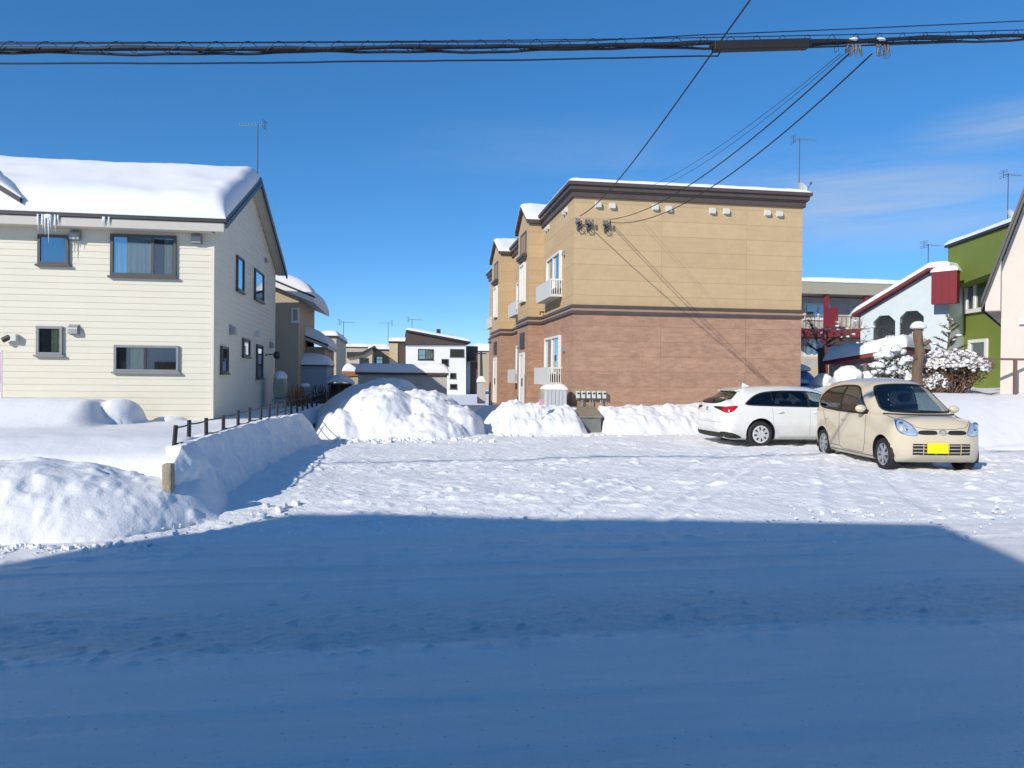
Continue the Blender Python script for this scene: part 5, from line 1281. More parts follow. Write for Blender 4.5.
for P_ in (PR,PL):
    # the door glass and the darker rear quarter glass either side of a slim pillar
    xcut=-.38
    polyF=[p for p in dense(side_r,.02)]
    fr_=[(max(u,xcut),v) for u,v in polyF]; rr_=[(min(u,xcut-.07),v) for u,v in polyF]
    g=MB(); P_.shell(g,fr_,.004); go=g.build('door_window',M['car_glass'],k,smooth=True)
    g=MB(); P_.shell(g,rr_,.004); g2=g.build('rear_quarter_window',M['car_tint'],k,smooth=True)
    rg=MB(); P_.ring(rg,side_r,.030,.007); P_.ring(rg,[(xcut-.075,.955),(xcut-.005,.955),(xcut-.005,1.445),(xcut-.075,1.44)],.034,.008); rg.build('window_seal',M['black'],k)
    ln=MB(); P_.line(ln,[(.62,.93),(.60,.45),(.50,.25),(-.30,.25),(-.42,.30),(-.42,.95)],.004); P_.line(ln,[(-.42,.30),(-.78,.30),(-.98,.62),(-1.15,.97)],.004); P_.line(ln,[(-.85,.225),(.86,.225)],.006)
    ln.build('door_seam',M['dark'],k)
    for hx in (-.30,-1.02):
        h_=P_.hit(hx,.80,.012); h2_=P_.hit(hx+.14,.80,.012)
        MB().tube([h_,(h_+h2_)/2-P_.d*.018,h2_],[.010,.016,.010],8).build('door_handle',M['cream_car'],k,smooth=True)
    mp_=P_.hit(.60,.99,.0); c=mp_-P_.d*.13+Vector((.0,0,.05))
    mm_=MB(); mm_.blob(c,.060,.090,.068,16,12); mo=mm_.build('door_mirror',M['cream_car'],k,smooth=True)
    MB().tube([mp_,c],.03,8).build('mirror_stalk',M['black'],mo)
    MB().blob(c-Vector((.035,0,0)),.045,.075,.054,14,10).build('mirror_glass',M['glassdark'],mo,smooth=True)
g=MB(); PF.shell(g,front_w,.004,30,18); g.build('windscreen',M['car_glass'],k,smooth=True)
rg=MB(); PF.ring(rg,front_w,.024,.007); rg.build('windscreen_seal',M['black'],k)
g=MB(); PB.shell(g,rear_w,.004,24,14); g.build('rear_window',M['car_tint'],k,smooth=True)
rg=MB(); PB.ring(rg,rear_w,.03,.007); rg.build('window_seal',M['black'],k)
cw=MB(); PF.line(cw,[(-.60,.965),(-.3,.955),(.3,.955),(.60,.965)],.018,.0); cw.build('cowl',M['black'],k)
wp=MB(); PF.line(wp,[(.45,.99),(-.05,1.01)],.008,.02); PF.line(wp,[(-.02,.985),(-.46,1.02)],.008,.02); wp.build('wiper',M['black'],k)
# face
for sg in (1,-1):
    hp=[(.385,.665),(.43,.635),(.54,.64),(.635,.68),(.665,.76),(.645,.84),(.59,.885),(.52,.87),(.44,.78)]
    hl=chaikin([(sg*a,b) for a,b in hp],2); m=MB(); PF.shell(m,hl,.016,20,16); ho=m.build('headlight',M['lamp'],k,smooth=True)
    m=MB(); PF.ring(m,hl,.012,.018); m.build('lamp_bezel',M['chrome'],ho)
    for (u,v,r_) in ((.60,.80,.055),(.545,.71,.04)):
        c=PF.hit(sg*u,v,.012)
        if c is not None: MB().blob(c,.016,r_,r_,18,10).build('reflector',M['chrome'],ho,smooth=True)
    gp=chaikin([(sg*.085,.70),(sg*.085,.655),(sg*.36,.655),(sg*.40,.69),(sg*.35,.725),(sg*.12,.725)],2)
    m=MB(); PF.shell(m,gp,.006,18,8); go=m.build('upper_grille',M['black'],k,smooth=True)
    m=MB(); PF.ring(m,gp,.007,.010); m.build('grille_rim',M['dark'],go)
lg=chaikin([(-.46,.335),(-.46,.50),(.46,.50),(.46,.335)],1)
m=MB(); PF.shell(m,[(-.46,.325),(-.46,.505),(.46,.505),(.46,.325)],.006,30,10); lo=m.build('lower_grille',M['black'],k,smooth=True)
b_=MB()
for v in (.365,.42,.475): PF.line(b_,[(-.46,v),(.46,v)],.007,.012)
for u in (-.3,-.1,.1,.3): PF.line(b_,[(u,.33),(u,.50)],.006,.011)
b_.build('grille_bar',M['cream_car'],lo)
c=PF.hit(0,.692,.0); m=MB()
# round chrome badge with a cross bar
m.tube([c+Vector((.012,.058*math.cos(a*math.pi/12),.042*math.sin(a*math.pi/12))) for a in range(25)],.007,6); m.box(c.x+.006,c.x+.020,c.y-.072,c.y+.072,c.z-.008,c.z+.008)
m.build('badge',M['chrome'],k)
yp=-.085; c=PF.hit(yp,.435,.0)
pl=MB().box(c.x+.008,c.x+.024,yp-.165,yp+.165,.435-.082,.435+.082).build('number_plate',M['yellow'],k)
ln=MB(); PF.line(ln,[(-.60,.96),(-.55,.90),(-.40,.775),(-.2,.745),(.2,.745),(.40,.775),(.55,.90),(.60,.96)],.004,.0); ln.build('bonnet_seam',M['dark'],k)
for wx in (ax_f,ax_r):
    for sy in (1,-1):
        wheel(k,wx,sy*(W/2-.105),rt,.155,'alloy'); well(k,wx,rt+.01,rw,.30,sy*(W/2-.03))
        P_=PR if sy<0 else PL; m=MB(); pts=[]
        for i in range(25):
            a=-.12+(math.pi+.24)*i/24; h_=P_.hit(wx+(rw+.012)*math.cos(a), rt+.01+(rw+.012)*math.sin(a), -.004)
            if h_ is not None: pts.append(h_)
        m.tube(pts,.011,6); m.build('arch_lip',M['cream_car'],k,smooth=True)
MB().box(-1.45,1.45,-.52,.52,.20,.42).build('floor_pan',M['black'],k)
MB().prism([(.62,-.60,.55),(.62,-.60,.93),(.80,-.60,.955),(1.05,-.60,.95),(1.05,-.60,.55)],(0,1.2,0)).build('dashboard',M['seat'],k,bevel=.03)
sw=MB(); sw.tube([(.52+.05*math.sin(a*math.pi/10),-.33+.17*math.cos(a*math.pi/10),.93+.16*math.sin(a*math.pi/10)) for a in range(21)],.014,6); sw.tube([(.70,-.33,.86),(.53,-.33,.93)],.03,6); sw.build('steering_wheel',M['black'],k)
for (sx,sy) in ((.12,-.34),(.12,.34)): seat(k,sx,sy,'seat',1.0)
m=MB(); m.prism([(-1.0,-.55,.45),(-.55,-.55,.45),(-.55,-.55,.60),(-.85,-.55,.60),(-1.0,-.55,1.05),(-1.1,-.55,1.05)],(0,1.1,0)); m.build('rear_seat',M['seat'],k,bevel=.03)
MB().box(.20,.22,-.02,.10,1.39,1.44).build('room_mirror',M['black'],k)

# ---------------------------------------------------------------- white estate car (tail to the left)
e=thing('estate_car','white estate car with silver wheel covers, its rear towards the brick building','car',(9.74,17.55,0.03),rz=R(1.5),local=True)
L=4.495; W=1.745; hf=L/2
top=[(-hf,.98),(-2.12,1.02),(-1.98,1.12),(-1.80,1.26),(-1.64,1.37),(-1.45,1.415),(-1.0,1.445),(-.3,1.46),(.2,1.43),(.45,1.38),(.9,1.14),(1.2,.98),(1.4,.94),(2.0,.82),(hf,.72)]
belt=[(-hf,.90),(-1.9,.96),(0,.94),(1.1,.90),(1.2,3),(3,3)]
cb=CarBody(L,W,top,.19,.60,3.6,2.5,.55,.34,2.7,3.0,belt,.055,sw=.07,zc_f=.52,zc_r=.66).build()
ax_r=-1.30; ax_f=1.34; rt=.315; rw=.365; wheels=[(ax_f,rt+.01),(ax_r,rt+.01)]
side_r=chaikin([(-1.70,.985),(-1.62,1.08),(-1.42,1.215),(-1.15,1.30),(-.70,1.335),(-.10,1.335),(.25,1.30),(.55,1.17),(.86,.975),(.80,.945),(0,.945),(-1.0,.965)],2)
rear_w=chaikin([(-.58,1.015),(-.50,1.20),(-.42,1.315),(.42,1.315),(.50,1.20),(.58,1.015)],2)
front_w=chaikin([(-.64,1.0),(-.56,1.2),(-.46,1.33),(0,1.36),(.46,1.33),(.56,1.2),(.64,1.0)],2)
cuts=[('side',shrink(dense(side_r,.03),.010)),('front',shrink(dense(front_w,.03),.010)),('rear',shrink(dense(rear_w,.03),.010))]
bo=finish_body(cb,cuts,wheels,rw,M['white_car'],e,W/2-.24)
PR,PL,PF,PB=Proj(cb,'right'),Proj(cb,'left'),Proj(cb,'front'),Proj(cb,'rear')
for P_ in (PR,PL):
    d_=dense(side_r,.02); x1_,x2_=-.98,-.02
    parts=[('rear_quarter_window','car_tint',[(min(u,x1_),v) for u,v in d_]),('door_window','car_tint',[(min(max(u,x1_+.03),x2_-.06),v) for u,v in d_]),('door_window','car_glass',[(max(u,x2_),v) for u,v in d_])]
    for nm,mt_,pl_ in parts:
        g=MB(); P_.shell(g,pl_,.004); g.build(nm,M[mt_],e,smooth=True)
    rg=MB(); P_.ring(rg,side_r,.028,.008); P_.ring(rg,[(x2_-.065,.95),(x2_-.0,.95),(x2_-.0,1.33),(x2_-.065,1.33)],.032,.009); rg.build('window_seal',M['black'],e)
    ln=MB(); P_.line(ln,[(.92,.92),(.90,.5),(.84,.27),(-.05,.27),(-.05,.94)],.004); P_.line(ln,[(-.05,.27),(-.82,.27),(-.98,.55),(-1.02,.94)],.004); P_.line(ln,[(-.85,.235),(.9,.235)],.008)
    ln.build('door_seam',M['galv'],e)
    for hx in (.03,-.92):
        h_=P_.hit(hx,.83,.012); h2_=P_.hit(hx+.19,.83,.012); MB().tube([h_,(h_+h2_)/2-P_.d*.018,h2_],[.010,.016,.010],8).build('door_handle',M['white_car'],e,smooth=True)
    mp_=P_.hit(.80,.97,.0); c=mp_-P_.d*.14+Vector((0,0,.05)); mo=MB().blob(c,.08,.12,.075,16,12).build('door_mirror',M['white_car'],e,smooth=True); MB().tube([mp_,c],.03,8).build('mirror_stalk',M['black'],mo)
    # tail lamp wrapping round the corner
    tl=chaikin([(-2.20,.86),(-2.13,.805),(-2.02,.83),(-1.88,.935),(-1.85,.975),(-1.97,.968),(-2.15,.95)],2)
    m=MB(); P_.shell(m,tl,.008,16,10); tlo=m.build('tail_light',M['redlamp'],e,smooth=True)
    ar=chaikin([(-2.20,.30),(-2.20,.385),(-1.98,.345),(-1.78,.26),(-1.78,.22),(-2.1,.22)],2); m=MB(); P_.shell(m,ar,.006,14,8); m.build('bumper_trim',M['black'],e,smooth=True)
for sg in (1,-1):
    tp=chaikin([(sg*.30,.955),(sg*.74,.960),(sg*.80,.88),(sg*.75,.83),(sg*.45,.90),(sg*.32,.925)],2)
    m=MB(); PB.shell(m,tp,.008,18,10); to=m.build('tail_light',M['redlamp'],e,smooth=True)
    cp=chaikin([(sg*.30,.95),(sg*.64,.955),(sg*.66,.87),(sg*.45,.905),(sg*.32,.93)],2); m=MB(); PB.shell(m,cp,.012,12,8); m.build('reversing_lamp',M['black'],to,smooth=True)
g=MB(); PB.shell(g,rear_w,.004,24,14); g.build('rear_window',M['car_tint'],e,smooth=True)
rg=MB(); PB.ring(rg,rear_w,.03,.007); rg.build('window_seal',M['black'],e)
g=MB(); PF.shell(g,front_w,.004,24,14); g.build('windscreen',M['car_glass'],e,smooth=True)
ln=MB(); PB.line(ln,[(-.70,.60),(-.55,.585),(.55,.585),(.70,.60)],.005,.0); ln.build('tailgate_seam',M['galv'],e)
m=MB(); PB.shell(m,chaikin([(-.70,.22),(-.70,.36),(-.5,.30),(.5,.30),(.70,.36),(.70,.22)],1),.008,24,8); m.build('diffuser',M['black'],e,smooth=True)
c=PB.hit(0,.89,.006); m=MB(); m.tube([c+Vector((-.006,.065*math.cos(a*math.pi/12),.042*math.sin(a*math.pi/12))) for a in range(25)],.007,6); m.tube([c+Vector((-.006,.022*math.cos(a*math.pi/12),.040*math.sin(a*math.pi/12))) for a in range(25)],.005,6); m.build('badge',M['chrome'],e)
c=PB.hit(0,.70,0); MB().box(c.x-.022,c.x-.004,-.165,.165,.63,.79).build('number_plate',M['white'],e)
# spoiler, roof fin, rails
m=MB(); m.prism([(-1.79,-.46,1.325),(-1.55,-.48,1.385),(-1.50,-.48,1.34),(-1.74,-.46,1.30)],(0,.94,0)); m.build('roof_spoiler',M['white_car'],e,bevel=.012)
zt=PL.b.bvh.ray_cast(Vector((-1.25,0,3)),Vector((0,0,-1)))[0].z
MB().prism([(-1.36,-.012,zt-.01),(-1.12,-.012,zt-.01),(-1.34,-.012,zt+.085)],(0,.024,0)).build('roof_fin',M['white_car'],e,bevel=.006)
for wx in (ax_f,ax_r):
    for sy in (1,-1):
        wheel(e,wx,sy*(W/2-.115),rt,.195,'cover'); well(e,wx,rt+.01,rw,.33,sy*(W/2-.03))
        P_=PR if sy<0 else PL; m=MB(); pts=[]
        for i in range(25):
            a=-.12+(math.pi+.24)*i/24; h_=P_.hit(wx+(rw+.012)*math.cos(a), rt+.01+(rw+.012)*math.sin(a), -.004)
            if h_ is not None: pts.append(h_)
        m.tube(pts,.011,6); m.build('arch_lip',M['white_car'],e,smooth=True)
MB().box(-1.9,1.9,-.60,.60,.22,.45).build('floor_pan',M['black'],e)
for (sx,sy) in ((.30,-.37),(.30,.37)): seat(e,sx,sy,'seat',.92)
m=MB(); m.prism([(-.85,-.62,.40),(-.35,-.62,.40),(-.35,-.62,.55),(-.68,-.62,.55),(-.88,-.62,1.05),(-1.0,-.62,1.05)],(0,1.24,0)); m.build('rear_seat',M['seat'],e,bevel=.03)
MB().prism([(.78,-.66,.55),(.78,-.66,.90),(.95,-.66,.94),(1.2,-.66,.92),(1.2,-.66,.55)],(0,1.3,0)).build('dashboard',M['seat'],e,bevel=.03)
for sg in (1,-1):
    hl=chaikin([(sg*.45,.66),(sg*.50,.60),(sg*.78,.62),(sg*.80,.70),(sg*.62,.71)],2); m=MB(); PF.shell(m,hl,.008,14,8); m.build('headlight',M['lamp'],e,smooth=True)
m=MB(); PF.shell(m,chaikin([(-.6,.28),(-.55,.50),(.55,.50),(.6,.28)],1),.008,20,8); m.build('lower_grille',M['black'],e,smooth=True)

# ---------------------------------------------------------------- blue car under snow, nose towards us, seen between the two buildings
bp=at(817,388,26.0); bx=bp.x; by=26.0; bz=.55
bc=thing('blue_car','blue car capped with snow, half hidden behind the white estate car','car',(bx,by+1.7,bz),local=True)
top=[(-1.7,1.35),(-1.5,1.5),(-.5,1.55),(.3,1.5),(.85,1.05),(1.1,.98),(1.7,.80)]
cb=CarBody(3.4,1.48,top,.17,.52,4.2,2.6,.35,.35,2.9,3.2,[(-2,.95),(2,.95)],.03,sw=.1,zc_f=.5,zc_r=.75).build()
fw_=chaikin([(-.58,1.02),(-.46,1.42),(.46,1.42),(.58,1.02)],2)
bo=finish_body(cb,[],[(1.1,.29),(-1.1,.29)],.32,M['blue_car'],bc,.5); bc.rotation_euler=(0,0,R(-88))
PF=Proj(cb,'front'); m=MB(); PF.shell(m,fw_,.006,20,12); m.build('windscreen',M['blue_car'],bc,smooth=True)
for sg in (1,-1):
    MB().blob((.72,sg*.86,1.05),.06,.11,.09,12,10).build('door_mirror',M['black'],bc,smooth=True)
    for wx in (1.1,-1.1): wheel(bc,wx,sg*.64,.28,.15,'cover')
m=MB(); m.blob((-.35,.0,1.47),1.15,.66,.30,26,16,.03,seed=4,flat=True); m.blob((1.0,-.35,.98),.42,.38,.14,16,10,.08,seed=5,flat=True); m.build('snow_cap',M['snow_roof'],bc,smooth=True)
# ================================================================ FENCE, CABLES, PLANTS
# black rail fence along the bank
posts=[]
for px in (171.5,188.5,207,223,238,250,260.5,269.5,277.5,285,291.5,297,302.5,307.5,312,316.5,320.5,324.5,328,331.5,334.5,337.5):
    d=ray(px,420); t=-2.62/d.x; posts.append(d.y*t)
fx=-2.62
fe=thing('rail_fence','black post and rail fence sticking out of the snow bank beside the cream house','fence',(fx,18,0))
for i,y in enumerate(posts):
    z1=1.0+.02*math.sin(i*1.7); ln_=.05 if i==0 else .012*math.sin(i*2.3)
    MB().tube([(fx,y,.3),(fx+ln_,y,z1)],.027,8).build('post',M['fence'],fe)
for z,sg_ in ((.97,.012),(.78,.02)):
    for i in range(len(posts)-1):
        a,b=posts[i],posts[i+1]; pts=[(fx+.03,a+(b-a)*k/5,z-sg_*4*(k/5)*(1-k/5)*(b-a)) for k in range(6)]
        MB().tube(pts,.011 if i<14 else .015,5).build('rail',M['fence'],fe)
# dry stems tied up behind the fence
for (px,Yp,hh,lab,mt_) in ((299,26.5,.75,'bundle of dry reddish garden stems behind the far part of the rail fence','orange'),(318,29,.70,'dark leafless hedge plants at the far end of the rail fence','brownwall'),(327,31,.70,'second clump of dark bare plants just beyond the leafless hedge','brownwall')):
    p=at(px,395,Yp); t=thing('dry_shrub',lab,'shrub',(p.x,Yp,.5)); rnd=random.Random(int(px)); m=MB()
    for i in range(46):
        a=rnd.uniform(0,6.28); r_=rnd.uniform(0,.45); b0=Vector((p.x+r_*math.cos(a),Yp+r_*math.sin(a),.5)); q=b0+Vector((rnd.gauss(0,.10),rnd.gauss(0,.10),hh*rnd.uniform(.5,1.15)))
        m.tube([b0,(b0+q)/2+Vector((rnd.gauss(0,.03),0,0)),q],[.022,.016,.006],4)
    m.build('stems',M[mt_],t)
    if mt_=='orange': MB().blob((p.x+.2,Yp,1.28),.16,.16,.08,10,6,.1).build('snow_load',M['snow_roof'],t,smooth=True)
# block pillar buried at the front corner of the garden
pp=at(172,476,9.15); pz_=pp
gp_=thing('stone_post','short tan stone gatepost half buried in the snow at the front corner of the bank','gatepost',(-2.4,8.53,0))
MB().box(-2.48,-2.375,8.66,8.80,-.05,.635).build('shaft',M['tan'],gp_,bevel=.02)
# small pink banner at the left edge
p=at(1.5,395,16.5); bn_=thing('banner','narrow pale pink banner on a thin pole at the left edge of the picture','banner',(p.x,16.5,.6))
MB().tube([(p.x,16.5,.5),(p.x,16.5,zs(1,350,16.5))],.014,6).build('pole',M['white'],bn_); z1=zs(1,352,16.5)
m=MB(); vs=[];fs=[]
for i in range(9):
    z=z1-i*.10
    for k in range(4): vs.append((p.x-.01-k*.09,16.5+.015*math.sin(i*.9+k),z))
for i in range(8):
    for k in range(3): fs.append((i*4+k,i*4+k+1,(i+1)*4+k+1,(i+1)*4+k))
m.add(vs,fs); m.build('cloth',M['pink'],bn_)

# aerial cables over the road
YCB=7.93
P3=[at(0,49,YCB),at(512,46.5,YCB),at(1024,35.5,YCB)]
def zc(x):
    s_=0
    for i,a in enumerate(P3):
        l=1
        for j,b in enumerate(P3):
            if i!=j: l*=(x-b.x)/(a.x-b.x)
        s_+=a.z*l
    return s_
XP0,XP1=-24.0,21.0
def run(x0,x1,dz=0,dy=0,n=160,wob=0,sd=0):
    out=[]
    for i in range(n+1):
        x=x0+(x1-x0)*i/n; w_=wob*(math.sin(x*2.1+sd)+.6*math.sin(x*5.3+sd*2)+.3*math.sin(x*11.7+sd)) if wob else 0
        out.append(Vector((x,YCB+dy,zc(x)+dz+w_)))
    return out
def cable(name,label,pts,r,n=7,mat='cable',grp='cables strung over the road',cat='cable'):
    o=MB().tube(pts,r,n).build(name,M[mat],smooth=True); tag(o,label,cat,grp); return o
cable('aerial_cable','thick twisted black cable bundle strung across the whole sky above the road',run(XP0,XP1,0,0,420,.006,1),[.024+.005*math.sin(i*.7)*math.sin(i*.23) for i in range(421)],8)
cable('aerial_cable','second sheath wound loosely along the underside of the thick cable bundle',run(XP0,XP1,-.035,.02,420,.010,3),.014,6)
cable('messenger_wire','thin straight messenger wire just above the thick cable bundle',run(XP0,XP1,.065,0),.0055,5)
cable('lower_wire','thin wire hanging a little below the thick cable bundle',run(XP0,at(718,50,YCB).x,-.14,0,120,.003,2)+[at(722,48,YCB)],.009,5)
cable('lower_wire','thin wire leaving the cable joint box towards the right',[at(795,48,YCB)]+[at(808+i*27,47.5-i*.95,YCB) for i in range(9)]+[Vector((XP1,YCB,zc(XP1)-.05))],.010,5)
tp=[at(540,42,YCB+.2),at(600,40.5,YCB+.2),at(700,35,YCB+.2),at(850,29,YCB+.2),at(1024,21,YCB+.2)]
tp=[Vector((XP0,YCB+.2,zc(XP0)+.3)),at(0,44,YCB+.2),at(300,42.5,YCB+.2)]+tp+[Vector((XP1,YCB+.2,zc(XP1)+.5))]
cable('upper_wire','fine wire running above the bundle and rising to the right',tp,.0065,5)
# loose hanger spiral round bundle and messenger
sp=[]; x=XP0
rnd=random.Random(2)
while x<XP1:
    ph=x*2*math.pi/.30+.8*math.sin(x*1.1); sp.append(Vector((x,YCB+.04*math.sin(ph),zc(x)+.02+.052*math.cos(ph)))); x+=.025
o=MB().tube(sp,.0035,4).build('hanger_spiral',M['cable']); tag(o,'loose wire spiral looping round the bundle and its messenger wire','wire','cables strung over the road')
# joint closure
a=at(713,46.5,YCB-.03); b=at(808,44.0,YCB-.03); jc=thing('joint_closure','long black cable joint box hanging on the bundle left of the drop wires','cable joint box',tuple((a+b)/2))
d=(b-a); m=MB(); m.prism([a+Vector((0,-.05,-.055)),a+Vector((0,.05,-.055)),a+Vector((0,.05,.050)),a+Vector((0,-.05,.050))],d); m.build('case',M['black'],jc,bevel=.012)
MB().tube([a-d*.03,a],.03,8).tube([b,b+d*.03],.03,8).build('end_cap',M['black'],jc)
# tap points where the drop wires start
def tapset(px,label,sd):
    p=at(px,44,YCB); t=thing('drop_wire_tap',label,'cable clamp',tuple(p),'cable clamps'); rnd=random.Random(sd)
    m=MB(); m.blob(p+Vector((0,-.03,.040)),.055,.03,.014,10,6,.2,seed=sd); m.build('snow_cap',M['snow_roof'],t,smooth=True)
    m=MB(); 
    for i in range(4): q=p+Vector((-.06+.045*i,-.03,-.02)); m.tube([q,q+Vector((rnd.uniform(-.03,.03),0,-.05)),q+Vector((rnd.uniform(-.05,.05),0,-.13))],[.014,.018,.008],6)
    m.build('clamp',M['insul'],t)
    m=MB()
    for i in range(3):
        q=p+Vector((rnd.uniform(-.22,-.02) if sd==1 else rnd.uniform(-.2,.25),-.02,-.02)); r_=rnd.uniform(.035,.075)
        m.tube([q+Vector((r_*.6*math.cos(a_*.5),.02*math.sin(a_),-r_*1.2+r_*1.3*math.sin(a_*.5))) for a_ in range(0,13)],.003,4)
    m.build('wire_loop',M['cable'],t)
    return p
t1=tapset(852,'snow-topped clamp where the left pair of drop wires leaves the bundle',1); t2=tapset(880,'snow-topped clamp where the right drop wire leaves the bundle',2)
def sagline(a,b,s,n=40): return [a+(b-a)*i/n-Vector((0,0,s*4*(i/n)*(1-i/n))) for i in range(n+1)]
bk=br3+Vector((.05,-.2,.02))
cable('drop_wire','drop wire from the left clamp, upper of the two dark sagging ones',sagline(t1+Vector((-.02,0,-.10)),bk+Vector((0,0,.08)),.42),.010,5,grp='drop wires to the apartment block')
cable('drop_wire','drop wire from the right clamp, hanging lowest where it nears the wall',sagline(t2+Vector((-.10,0,-.12)),bk,.60),.010,5,grp='drop wires to the apartment block')
cable('drop_wire','faint thin wire left of the two darker drop wires',sagline(t1+Vector((-.14,0,-.12)),Vector((br3.x+.3,AY-.25,7.0)),.30),.0045,4,grp='drop wires to the apartment block')
cable('drop_wire','second faint thin wire just right of the faintest one',sagline(t1+Vector((-.10,0,-.12)),Vector((br3.x+.5,AY-.25,6.95)),.33),.0045,4,grp='drop wires to the apartment block')
# service wire passing high over the road to the wall corner
d=ray(756,-8); Pw=Vector((d.x/d.y*9.0,9.0,CZ+d.z/d.y*9.0)); A0=Vector((br1.x,AY-.18,br1.z+.14))
pts=sagline(A0,Pw,.0,30)
for i,p in enumerate(pts): p.z-=.42*4*(i/30)*(1-i/30)*(1-i/45)
ext=[pts[-1]+(pts[-1]-pts[-4])*k*1.2 for k in range(1,14)]
cable('service_wire','black service wire rising steeply from the wall corner out of the top of the picture',pts+ext,.013,6,grp='drop wires to the apartment block')
# poles that carry the run, one at each end
for X_,lab in ((XP0,'concrete utility pole at the left end of the cable run'),(XP1,'concrete utility pole at the right end of the cable run')):
    t=thing('utility_pole',lab,'utility pole',(X_,YCB+.15,0),'utility poles'); MB().tube([(X_,YCB+.18,0),(X_,YCB+.18,9.2)],[.17,.11],14).build('shaft',M['pole'],t,smooth=True)
    MB().box(X_-.06,X_+.06,YCB-.9,YCB+1.2,8.5,8.6).build('crossarm',M['galv'],t)

# ---------------------------------------------------------------- plants on the right
def tw(m,p,d,L,r,dep,rnd,tips,up=.1,spread=.6,n=3):
    e=p+d*L; mid=(p+e)/2+Vector((rnd.gauss(0,.06),rnd.gauss(0,.06),rnd.gauss(0,.04)))*L
    m.tube([p,mid,e],[r,r*.85,r*.65],5 if r>.02 else 4,cap=r>.02); tips.append((e,r,dep))
    if dep<=0: return
    for i in range(n):
        q=(d+Vector((rnd.gauss(0,spread),rnd.gauss(0,spread),rnd.gauss(0,spread*.7)+up))).normalized(); s=p+(e-p)*rnd.uniform(.45,1)
        tw(m,s,q,L*rnd.uniform(.55,.85),r*.62,dep-1,rnd,tips,up,spread,n)
# pollarded trunk
YT_=20.3; p=at(918,392,YT_); zt=zs(919,328,YT_)
t=thing('pollard_trunk','bare lopped tree trunk with a cap of snow, just behind the cream hatchback','tree trunk',(p.x,YT_,.9))
m=MB(); pts=[];rr=[]
for i in range(15): z=.8+(zt-.8)*i/14; pts.append((p.x+.03*math.sin(i*.8)-.0,YT_+.02*math.cos(i),z)); rr.append(.155-.035*i/14+.012*math.sin(i*2.1))
m.tube(pts,rr,16); tr_=m.build('trunk',M['bark'],t,smooth=True)
MB().tube([(p.x+.10,YT_-.1,zt-.5),(p.x+.26,YT_-.15,zt-.36)],[.07,.05],8).tube([(p.x-.12,YT_-.05,zt-.9),(p.x-.22,YT_-.08,zt-.82)],[.05,.04],8).tube([(p.x-.10,YT_,zt-.05),(p.x-.20,YT_,zt+.10)],[.07,.05],8).build('branch_stub',M['bark'],t)
MB().blob((p.x-.02,YT_,zt+.01),.24,.21,.19,16,10,.05,seed=3,flat=True).build('snow_cap',M['snow_roof'],t,smooth=True)
# snow-laden deciduous shrub
def snowshrub(name,label,px,pyc,Yp,rx,rz_,zb,nb,seed,leaf,nblob,ntw=9,cat='shrub'):
    c=at(px,pyc,Yp); rnd=random.Random(seed); t=thing(name,label,cat,(c.x,Yp,zb))
    st=MB(); tips=[]
    for i in range(nb):
        a=rnd.uniform(0,6.28); b0=Vector((c.x+.35*rx*math.cos(a)*rnd.random(),Yp+.3*rx*math.sin(a)*rnd.random(),zb-.1))
        tgt=Vector((c.x+rx*.85*math.cos(a)*rnd.uniform(.3,1),Yp+rx*.8*math.sin(a)*rnd.uniform(.3,1),c.z+rz_*rnd.uniform(-.4,.5)))
        dd=tgt-b0; mid=b0+dd*.5+Vector((rnd.gauss(0,.07),rnd.gauss(0,.07),0)); st.tube([b0,mid,tgt],[.028,.020,.012],5)
        for k in range(ntw):
            s_=mid+(tgt-mid)*rnd.random(); d_=Vector((rnd.gauss(0,1),rnd.gauss(0,1),rnd.gauss(.35,.7))).normalized()
            tw(st,s_,d_,rx*.22,.009,1,rnd,tips,.2,.7,2)
    st.build('stems',M['twig'],t)
    lf=MB()
    for i in range(leaf):
        a=rnd.uniform(0,6.28); u_=rnd.random()**.5; zz=rnd.uniform(-.9,.55)
        p_=Vector((c.x+rx*u_*math.cos(a)*math.sqrt(max(0,1-zz*zz*.7)),Yp+rx*.9*u_*math.sin(a),c.z+rz_*zz)); s_=rnd.uniform(.02,.05)
        n1=Vector((rnd.gauss(0,1),rnd.gauss(0,1),rnd.gauss(0,1))).normalized(); n2=n1.cross(Vector((rnd.random(),rnd.random(),rnd.random()))).normalized()
        lf.add([p_-n1*s_,p_+n2*s_*.5,p_+n1*s_,p_-n2*s_*.5],[(0,1,2,3)])
    lf.build('foliage',M['leafbrown' if 'brown' in label else 'leafdark'],t)
    tg=MB()
    for i in range(int(nblob*.9)):
        a=rnd.uniform(0,6.28); u_=rnd.random()**.5; zz=math.sqrt(max(0,1-u_*u_))*rnd.uniform(.5,1.0)-.1
        q=Vector((c.x+rx*u_*math.cos(a),Yp+rx*.9*u_*math.sin(a),c.z+rz_*zz-.06)); d_=Vector((math.cos(a)*u_+rnd.gauss(0,.5),math.sin(a)*u_+rnd.gauss(0,.5),rnd.gauss(.8,.4))).normalized()
        l=rnd.uniform(.12,.26); tg.tube([q,q+d_*l*.5+Vector((rnd.gauss(0,.015),0,0)),q+d_*l],[.008,.006,.003],4)
    tg.build('twig_tips',M['twig'],t)
    sn=MB()
    for i in range(nblob):
        a=rnd.uniform(0,6.28); u_=rnd.random()**.5; r_=rnd.uniform(.018,.062)*(.5+.5*rx)
        zz=math.sqrt(max(0,1-u_*u_))*rnd.uniform(.45,1.0)-.10
        sn.blob((c.x+rx*u_*math.cos(a),Yp+rx*.9*u_*math.sin(a),c.z+rz_*zz+rnd.gauss(0,.05)),r_*1.2,r_*1.1,r_*.8,7,5,.3,seed=seed+i)
    sn.build('snow_load',M['snow_roof'],t,smooth=True)
    return t
